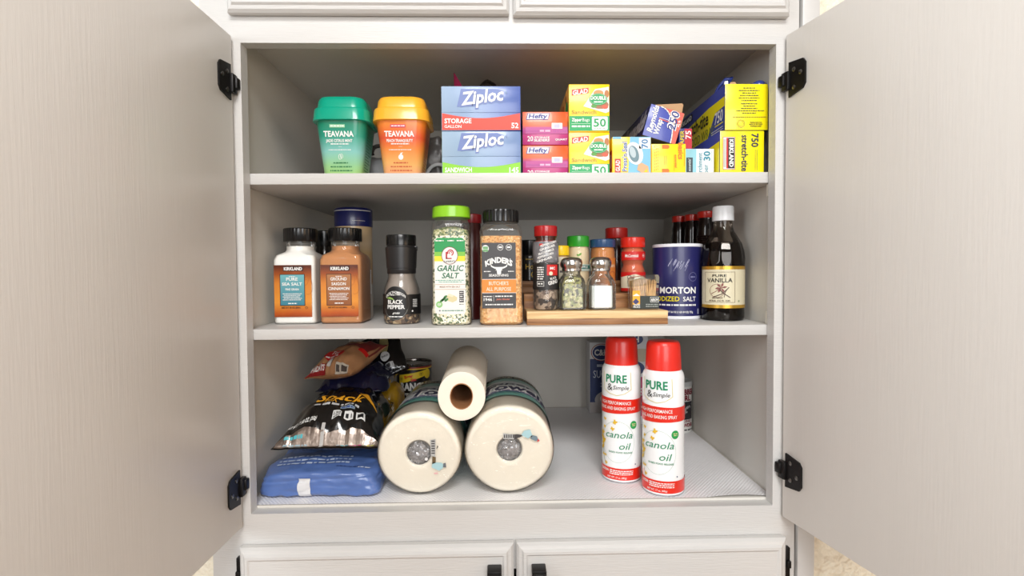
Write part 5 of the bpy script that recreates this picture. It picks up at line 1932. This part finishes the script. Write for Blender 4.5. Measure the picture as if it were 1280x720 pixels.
p.text('Bigger', -0.006, 0.134, 0.0075, RED, w=0.022, bold=0.04, rot=0.22)
p.text('Size', 0.006, 0.127, 0.0065, RED, w=0.013, bold=0.04, rot=0.22)
for a, b in ((-0.027, 0.131), (0.024, 0.143)):
    p.ring(a, b, 0.0050, 0.0050, 0.0007, BK, 2, 16)
    p.ell(a, b, 0.002, 0.002, BK, 2, 8)
p.ell(0.042, 0.142, 0.010, 0.012, YC, 1, 20)
p.text('RANCH', 0.005, 0.104, 0.0170, WH, w=0.068, bold=0.05)
p.text('STYLE', 0.003, 0.079, 0.0170, WH, w=0.068, bold=0.05)
p.text('BEANS', 0.003, 0.054, 0.0170, WH, w=0.068, bold=0.05)
p.build('label_print', t)

# ---- paper towels
TOW = mat('paper_towel', (246, 238, 222), 0.9, var=0.015, vscale=60, bump=0.25, bscale=150)
TOWE = mat('paper_towel_end', (247, 240, 224), 0.95, var=0.02, vscale=90, bump=0.3, bscale=110)
KRA = mat('kraft_core', (168, 118, 76), 0.8, var=0.08)
TEAL = mat('teal_wrap_band', (86, 150, 138), 0.3, var=0.04, coat=0.5)


def yroll(prof, m, seg, shape=None, close_holes=False):
    """lathe about the Y axis; prof = (radius, y)"""
    g = G()
    rings = []
    for r, y in prof:
        ring = []
        for j in range(seg):
            a = 2 * PI * j / seg
            rr = r * (shape(a, y) if shape else 1)
            ring.append((rr * math.cos(a), y, rr * math.sin(a)))
        rings.append(ring)
    g.loft(rings, m, False, False)
    return g


def wrapped_roll(x, label, R, L, shape, fold, tw):
    t = thing('paper_towel_roll', label, 'paper towels', (x, 0.048, ZB0 + R * 1.012 + 0.0008), group='plastic wrapped paper towel rolls')
    prof = [(0.0215, 0.004), (0.0235, 0.0012)] + [(0.0235 + (R - 0.008 - 0.0235) * k / 10, 0.0012) for k in range(1, 11)] + [(R - 0.003, 0.0030), (R - 0.001, 0.008), (R - 0.001, L - 0.008), (R - 0.004, L - 0.001), (0.0235, L - 0.001), (0.0215, L - 0.003)]
    yroll(prof, TOW, 72, shape).build('towel_roll', t, smooth=50)
    g = yroll([(0.0215, 0.003), (0.0215, L - 0.002), (0.0200, L - 0.002), (0.0200, 0.003), (0.0215, 0.003)], mat('grey_core', (120, 116, 112), 0.7, var=0.1), 40)
    g.build('core', t)
    # the film: sleeve, gathered at the core
    def crk(a, y):
        return shape(a, y) * (1 + 0.003 * noise.noise(Vector((a * 3, y * 20, x * 9))))
    pr = [(R + 0.0010, L), (R + 0.0012, L * 0.5), (R + 0.0010, 0.010), (R - 0.001, 0.001), (R - 0.006, -0.0022)] + [(R - 0.006 - (R - 0.006 - 0.022) * k / 12, -0.0018) for k in range(1, 13)] + [(0.016, 0.002), (0.009, -0.001), (0.003, 0.003)]
    g = yroll(pr, FILM, 84, crk)
    g.build('film', t, smooth=60)
    # crumpled gathered film filling the core
    tb_ = bmesh.new()
    bmesh.ops.create_icosphere(tb_, subdivisions=4, radius=1)
    for v in tb_.verts:
        c = v.co.copy()
        d = 1 + 0.30 * (abs(noise.noise(c * 3.2 + Vector((x * 50, 1, 2)))) - 0.2) + 0.12 * noise.noise(c * 9)
        v.co = Vector((c.x * 0.0195 * d, 0.006 + c.y * 0.009 * d, c.z * 0.0195 * d))
    g = G()
    g.merge(tb_, mat('gathered_film', (138, 136, 136), 0.18, var=0.45, vscale=110, coat=0.8, bump=0.8, bscale=120))
    g.build('gathered_film', t, smooth=15)
    # printed band round the sleeve
    lo, hi = 0.072, L - 0.030
    def band(u, v, o):
        a = PI / 2 - u / R
        rr = (R + 0.0018) * shape(a, v) + o
        return (rr * math.cos(a), v, rr * math.sin(a))
    p = P(band, step=0.006)
    p.rect(-0.19, 0.19, lo, hi, TEAL, 1)
    p.rect(-0.17, 0.17, lo + 0.034, hi - 0.050, ink(196, 204, 206), 2)
    p.rect(-0.17, 0.17, lo + 0.030, lo + 0.034, ink(70, 78, 120), 3)
    tt = tw * R
    p.rect(tt - 0.052, tt + 0.074, hi - 0.024, hi - 0.004, BK, 3)
    p.text('KIRKLAND SIGNATURE', tt + 0.011, hi - 0.020, 0.0110, ink(215, 205, 180), w=0.110, bold=0.02, L=4)
    NVY = ink(44, 46, 78)
    p.text('Paper', tt + 0.0, lo + 0.090, 0.016, NVY, w=0.10, bold=0.02, it=0.2)
    p.text('Towels', tt + 0.010, lo + 0.045, 0.042, WH, w=0.150, bold=0.11, it=0.1, L=3)
    p.text('Towels', tt + 0.010, lo + 0.045, 0.042, NVY, w=0.145, bold=0.035, it=0.1, L=5)
    p.fine(tt - 0.07, tt + 0.07, lo + 0.036, 0.0050, ink(90, 60, 120), 4)
    p.fine(tt - 0.10, tt + 0.02, lo + 0.020, 0.0040, ink(60, 80, 110), 4)
    p.build('printed_band', t)
    # printed scraps of the film folded over the end
    g = P(lambda u, v, o: (u, -0.0040 - o, v))
    fold(g)
    g.build('end_print', t)
    return t


def fold_l(g):
    LG, DG = ink(190, 190, 188), ink(70, 68, 68)
    g.poly([(0.0215, -0.004), (0.0290, -0.006), (0.0300, 0.026), (0.0205, 0.024)], LG, 1)
    for k in range(6):
        g.rect(0.0225, 0.0285, 0.000 + k * 0.0042, 0.0022 + k * 0.0042, DG, 2)
    g.poly([(0.0235, -0.018), (0.0295, -0.016), (0.0300, -0.006), (0.0240, -0.004)], ink(110, 90, 60), 1)
    g.poly([(0.0225, -0.0240), (0.0360, -0.0300), (0.0460, -0.0220), (0.0400, -0.0160), (0.0240, -0.0150)], ink(176, 214, 220), 1)
    g.poly([(0.0420, -0.0240), (0.0480, -0.0245), (0.0470, -0.0160), (0.0430, -0.0170)], ink(110, 115, 120), 2)
    g.ell(0.0300, -0.0345, 0.0040, 0.0016, ink(240, 190, 190), 1, 10)
    g.ell(0.0135, -0.0090, 0.0028, 0.0028, ink(235, 235, 235), 4, 12)
    g.poly([(0.0310, 0.008), (0.0345, 0.012), (0.0330, 0.015)], DG, 2)


def fold_r(g):
    LG, DG = ink(190, 190, 188), ink(70, 68, 68)
    g.poly([(-0.0110, 0.0200), (0.0080, 0.0190), (0.0080, 0.0275), (-0.0110, 0.0300)], LG, 1)
    for k in range(5):
        g.rect(-0.0095 + k * 0.0038, -0.0075 + k * 0.0038, 0.0215, 0.0275, DG, 2)
    g.poly([(0.0080, 0.0190), (0.0200, 0.0230), (0.0230, 0.0260), (0.0140, 0.0280), (0.0080, 0.0275)], DG, 1)
    g.poly([(0.0200, 0.0260), (0.0330, 0.0200), (0.0400, 0.0260), (0.0360, 0.0360), (0.0260, 0.0340)], ink(176, 214, 220), 1)
    g.poly([(0.0360, 0.0200), (0.0460, 0.0150), (0.0500, 0.0180), (0.0480, 0.0240), (0.0400, 0.0260)], ink(120, 140, 150), 2)
    g.ell(0.0385, 0.0240, 0.0014, 0.0014, BK, 3, 8)
    g.poly([(0.0480, 0.0140), (0.0530, 0.0155), (0.0500, 0.0200)], ink(215, 60, 70), 3)


shl = lambda a, y: 1 + 0.008 * math.cos(2 * a + 0.3) + 0.006 * math.cos(5 * a + 0.9)
shr = lambda a, y: 1 + 0.010 * math.cos(2 * a - 0.3) + 0.008 * math.cos(5 * a + 2.4)
wrapped_roll(-0.1655, 'film wrapped paper towel roll on the left, next to the stack of snack bags', 0.0738, 0.275, shl, fold_l, 0.3)
wrapped_roll(-0.0070, 'film wrapped paper towel roll on the right, its teal band lettering showing on top', 0.0782, 0.275, shr, fold_r, 0.05)

# bare roll on top
t = thing('paper_towel_roll', 'bare unwrapped paper towel roll resting on top of the two wrapped rolls', 'paper towels', (-0.0910, 0.058, 0.1775), (math.radians(1.3), 0, math.radians(1.0)))
sh3 = lambda a, y: 1 + 0.022 * math.cos(2 * a + PI) + 0.006 * math.cos(3 * a)
R3 = 0.0430
g = G()
rings = []
N = 96
for (f_, y) in [(0.0, 0.0005), (0.4, 0.0), (0.9, 0.0), (0.985, 0.0006), (1.0, 0.003), (1.02, 0.10), (1.06, 0.20), (1.08, 0.272), (1.05, 0.275), (0.3, 0.275)]:
    ring = []
    for j in range(N):
        a = 2 * PI * j / N
        core = 0.0214 * (1 + 0.07 * math.cos(2 * a + PI))
        rr = core + (R3 * sh3(a, y) - core) * f_
        ring.append((rr * math.cos(a), y, rr * math.sin(a)))
    rings.append(ring)
g.loft(rings, TOW, False, False)
# loose outer sheet edge
g.tube([(R3 * 1.012 * math.cos(0.35), 0.002, R3 * 1.0 * math.sin(0.35)), (R3 * 1.03 * math.cos(0.33), 0.10, R3 * 1.02 * math.sin(0.33)), (R3 * 1.09 * math.cos(0.30), 0.27, R3 * 1.07 * math.sin(0.30))], 0.0007, TOW, 6)
g.build('towel_roll', t, smooth=50)
g = yroll([(0.0218, -0.0006), (0.0218, 0.273), (0.0204, 0.273), (0.0204, -0.0006), (0.0218, -0.0006)], KRA, 48, lambda a, y: 1 + 0.07 * math.cos(2 * a + PI))
g.build('core', t)


# ---- cooking spray cans
def spray(x, y, turn, label):
    t = thing('spray_can', label, 'spray can', (x, y, ZB0), group='white and red cooking spray cans')
    R = 0.0362
    g = G()
    WC = mat('white_can_paint', (244, 244, 244), 0.22, var=0.01, coat=0.4)
    REDC = mat('spray_red', (224, 44, 28), 0.28, var=0.02, coat=0.4)
    g.lathe([(0.0345, 0.0), (0.0362, 0.0008), (0.0362, 0.0030), (R, 0.0036), (R, 0.2020), (0.0358, 0.2060), (0.0345, 0.2110), (0.0322, 0.2150), (0.0300, 0.2175), (0.0296, 0.2200)], WC, 64)
    g.build('can', t)
    g = G()
    g.lathe([(0.0306, 0.2165), (0.0312, 0.2172), (0.0306, 0.2300), (0.0292, 0.2580), (0.0280, 0.2635), (0.0255, 0.2665), (0.0150, 0.2680)], mat('red_spray_cap', (226, 38, 22), 0.35, var=0.02, coat=0.2), 56)
    g.build('cap', t)
    g = G()
    g.lathe([(0.0350, -0.0001), (0.0364, 0.0004), (0.0364, 0.0026)], mat('tin_rim', (190, 190, 195), 0.25, metal=0.9), 56, cap1=False)
    g.build('base_rim', t)
    p = P(cyl(R + 0.0003, turn), step=0.0025)
    GR = ink(0, 140, 95)
    Hf = PI * R
    p.rect(-Hf, Hf, 0.0055, 0.0270, REDC, 1)
    p.poly([(-Hf, 0.1270), (-0.03, 0.1275), (0.03, 0.1300), (Hf, 0.1310), (Hf, 0.1560), (0.03, 0.1550), (-0.03, 0.1570), (-Hf, 0.1590)], REDC, 1)
    # shield outline
    YB = ink(228, 214, 150)
    sx = -0.0035
    p.line([(sx - 0.0255, 0.2050), (sx - 0.0255, 0.1720), (sx - 0.012, 0.1655), (sx + 0.002, 0.1625), (sx + 0.016, 0.1660), (sx + 0.0285, 0.1740), (sx + 0.0270, 0.2050)], 0.0011, YB, 2)
    p.text('PURE', sx, 0.1860, 0.0140, GR, w=0.0400, bold=0.025)
    p.text('&', sx - 0.0110, 0.1715, 0.0125, BK, w=0.0105, bold=-0.005, L=4)
    p.text('Simple', sx + 0.0090, 0.1735, 0.0072, BK, w=0.0285, bold=0.0, it=0.25, L=4)
    p.text('HIGH PERFORMANCE', -0.0060, 0.1455, 0.0058, WH, w=0.061, bold=0.01)
    p.text('COOKING AND BAKING SPRAY', -0.0085, 0.1355, 0.0058, WH, w=0.084, bold=0.01)
    p.ring(-0.0010, 0.0760, 0.0325, 0.0385, 0.0004, ink(150, 190, 170), 1, 48)
    p.text('canola', 0.0010, 0.0835, 0.0120, GR, w=0.0520, bold=0.0, it=0.3, L=3)
    p.text('oil', 0.0110, 0.0630, 0.0120, GR, w=0.0190, bold=0.0, it=0.3, L=3)
    p.text('BASED FOOD RELEASE', 0.0050, 0.0555, 0.0030, GR, w=0.044, bold=0.01, L=3)
    p.ell(0.0300, 0.1080, 0.0070, 0.0075, ink(40, 160, 80), 2, 22)
    p.fine(0.0262, 0.0340, 0.1090, 0.0016, YB, 3)
    p.fine(0.0270, 0.0335, 0.1060, 0.0016, YB, 3)
    p.rect(0.0330, 0.0350, 0.0330, 0.0355, ink(60, 80, 120), 2)
    YF = ink(244, 198, 50)
    rng = random.Random(8)

    def blossom(a, b, r):
        for k in range(4):
            q = k * PI / 2 + rng.uniform(0, 0.6)
            p.ell(a + r * 0.6 * math.cos(q), b + r * 0.6 * math.sin(q), r * 0.62, r * 0.42, YF, 2 + k % 2, 9, rot=q)
    for a, b, r in ((-0.0270, 0.1160, 0.0030), (-0.0050, 0.1130, 0.0040), (-0.0280, 0.1010, 0.0030), (-0.0095, 0.1000, 0.0035), (-0.0330, 0.0900, 0.0034), (-0.0320, 0.0480, 0.0028), (-0.0240, 0.0340, 0.0030), (-0.0260, 0.0480, 0.0024)):
        blossom(a, b, r)
    for k in range(16):
        blossom(-0.0340 + rng.uniform(-0.004, 0.006), 0.0560 + rng.uniform(0, 0.034), rng.uniform(0.0022, 0.0036))
    p.line([(-0.0340, 0.0800), (-0.0330, 0.0600), (-0.0310, 0.0450), (-0.0260, 0.0300)], 0.0008, ink(120, 140, 60), 1)
    p.text('CAUTION:', -0.0270, 0.0195, 0.0042, WH, w=0.019, bold=0.03)
    for k in range(3):
        p.fine(-0.0155, 0.0290, 0.0218 - k * 0.0032, 0.0017, WH)
    p.text('NET WT. 17 oz. (482g)', -0.0020, 0.0085, 0.0030, WH, w=0.036, bold=0.01)
    p.build('label', t)


spray(0.2075, 0.1225, -0.41, 'white and red cooking spray can, left of the two and slightly further back')
spray(0.2690, 0.0630, -0.55, 'white and red cooking spray can, right of the two and nearest the front')


# ---- sugar boxes behind
def sugar(x0, x1, yf, dep, h, label, kind):
    NVS = mat('sugar_navy', (46, 62, 112), 0.4, var=0.04)
    t = thing('sugar_box', label, 'sugar box', ((x0 + x1) / 2, yf, ZB0))
    hx = (x1 - x0) / 2
    g = G()
    g.box(-hx, hx, 0, dep, 0, h, mat('sugar_carton', (222, 222, 224), 0.4, var=0.02), 0.0015)
    g.build('carton', t)
    p = P(flat(0.0))
    MA = ink(150, 30, 60)
    if kind == 0:
        p.rect(-hx + 0.001, hx - 0.001, 0.030, 0.150, NVS, 1)
        p.ell(-hx + 0.032, 0.168, 0.028, 0.024, MA, 2, 30)
        p.ell(-hx + 0.032, 0.168, 0.026, 0.022, WH, 3, 30)
        p.ell(-hx + 0.032, 0.168, 0.024, 0.020, NVS, 4, 30)
        p.text('C&H', -hx + 0.032, 0.160, 0.016, WH, w=0.038, bold=0.03, L=5)
        p.fine(-hx + 0.02, -hx + 0.075, 0.128, 0.007, ink(190, 200, 220))
        p.text('SUGAR', -hx + 0.040, 0.098, 0.020, ink(210, 218, 232), w=0.060, bold=0.0)
        for k in range(2):
            p.fine(-hx + 0.03, -hx + 0.07, 0.080 - k * 0.008, 0.004, ink(150, 165, 200))
        p.ell(-hx + 0.050, 0.036, 0.036, 0.026, ink(196, 190, 190), 2, 26)
        p.rect(-hx + 0.001, hx - 0.001, 0.001, 0.030, ink(190, 182, 180), 1)
        p.ell(-hx + 0.050, 0.040, 0.022, 0.014, WH, 3, 22)
    else:
        p.ell(0.004, h - 0.018, 0.030, 0.016, NVS, 2, 28)
        p.text('C&H', 0.004, h - 0.025, 0.014, WH, w=0.038, bold=0.03, L=5)
        p.rect(-hx + 0.001, hx - 0.001, h - 0.075, h - 0.042, ink(205, 190, 165), 1)
        p.ell(0.004, h - 0.092, 0.034, 0.020, NVS, 2, 28)
        p.text('C&H', 0.004, h - 0.100, 0.015, WH, w=0.040, bold=0.03, L=5)
        p.rect(-hx + 0.001, hx - 0.001, 0.022, h - 0.114, ink(206, 40, 110), 1)
        p.text('POWDERED', 0.003, 0.075, 0.018, WH, w=0.074, bold=0.02)
        p.rect(-hx + 0.001, hx - 0.001, 0.040, 0.062, NVS, 2)
        p.text('SUGAR', 0.003, 0.043, 0.016, WH, w=0.06, bold=0.02, L=4)
    p.build('front_print', t)
    return t


sugar(0.2230, 0.3130, 0.565, 0.060, 0.196, 'navy and white sugar box against the back wall, left of the spray cans', 0)
sugar(0.2600, 0.3520, 0.452, 0.060, 0.236, 'pink and navy sugar box seen in the gap between the two spray cans', 1)

# ---- baking powder
t = thing('baking_powder_can', 'small white baking powder canister with maroon lettering behind the right spray can', 'canister', (0.4125, 0.4090, ZB0))
g = G()
g.lathe([(0.0335, 0), (0.0345, 0.001), (0.0345, 0.112)], mat('white_paper_can', (226, 226, 222), 0.4), 44)
g.build('body', t)
g = G()
g.lathe([(0.0340, 0.112), (0.0358, 0.1125), (0.0358, 0.1215), (0.0345, 0.1235), (0.0325, 0.1225), (0.0320, 0.1210)], mat('pale_grey_lid', (196, 198, 196), 0.35), 44)
g.build('lid', t)
p = P(cyl(0.0346, 0.10), step=0.003)
MA = ink(135, 28, 48)
p.text('CLABBER', 0.004, 0.0935, 0.0125, MA, w=0.058, bold=0.04)
p.text('GIRL', 0.004, 0.0790, 0.0120, MA, w=0.032, bold=0.04)
p.rect(-0.016, 0.030, 0.0330, 0.0760, ink(50, 50, 54), 1)
for k in range(14):
    rng = random.Random(k)
    a, b = rng.uniform(-0.014, 0.026), rng.uniform(0.036, 0.071)
    p.ell(a, b, rng.uniform(0.001, 0.004), rng.uniform(0.001, 0.006), ink(170, 172, 172), 2, 8, rot=k)
p.text('BAKING', 0.004, 0.0265, 0.0055, MA, w=0.034, bold=0.02)
p.text('POWDER', 0.008, 0.0155, 0.0080, MA, w=0.044, bold=0.04)
p.fine(-0.01, 0.030, 0.0060, 0.0035, ink(90, 90, 90))
p.build('label', t)
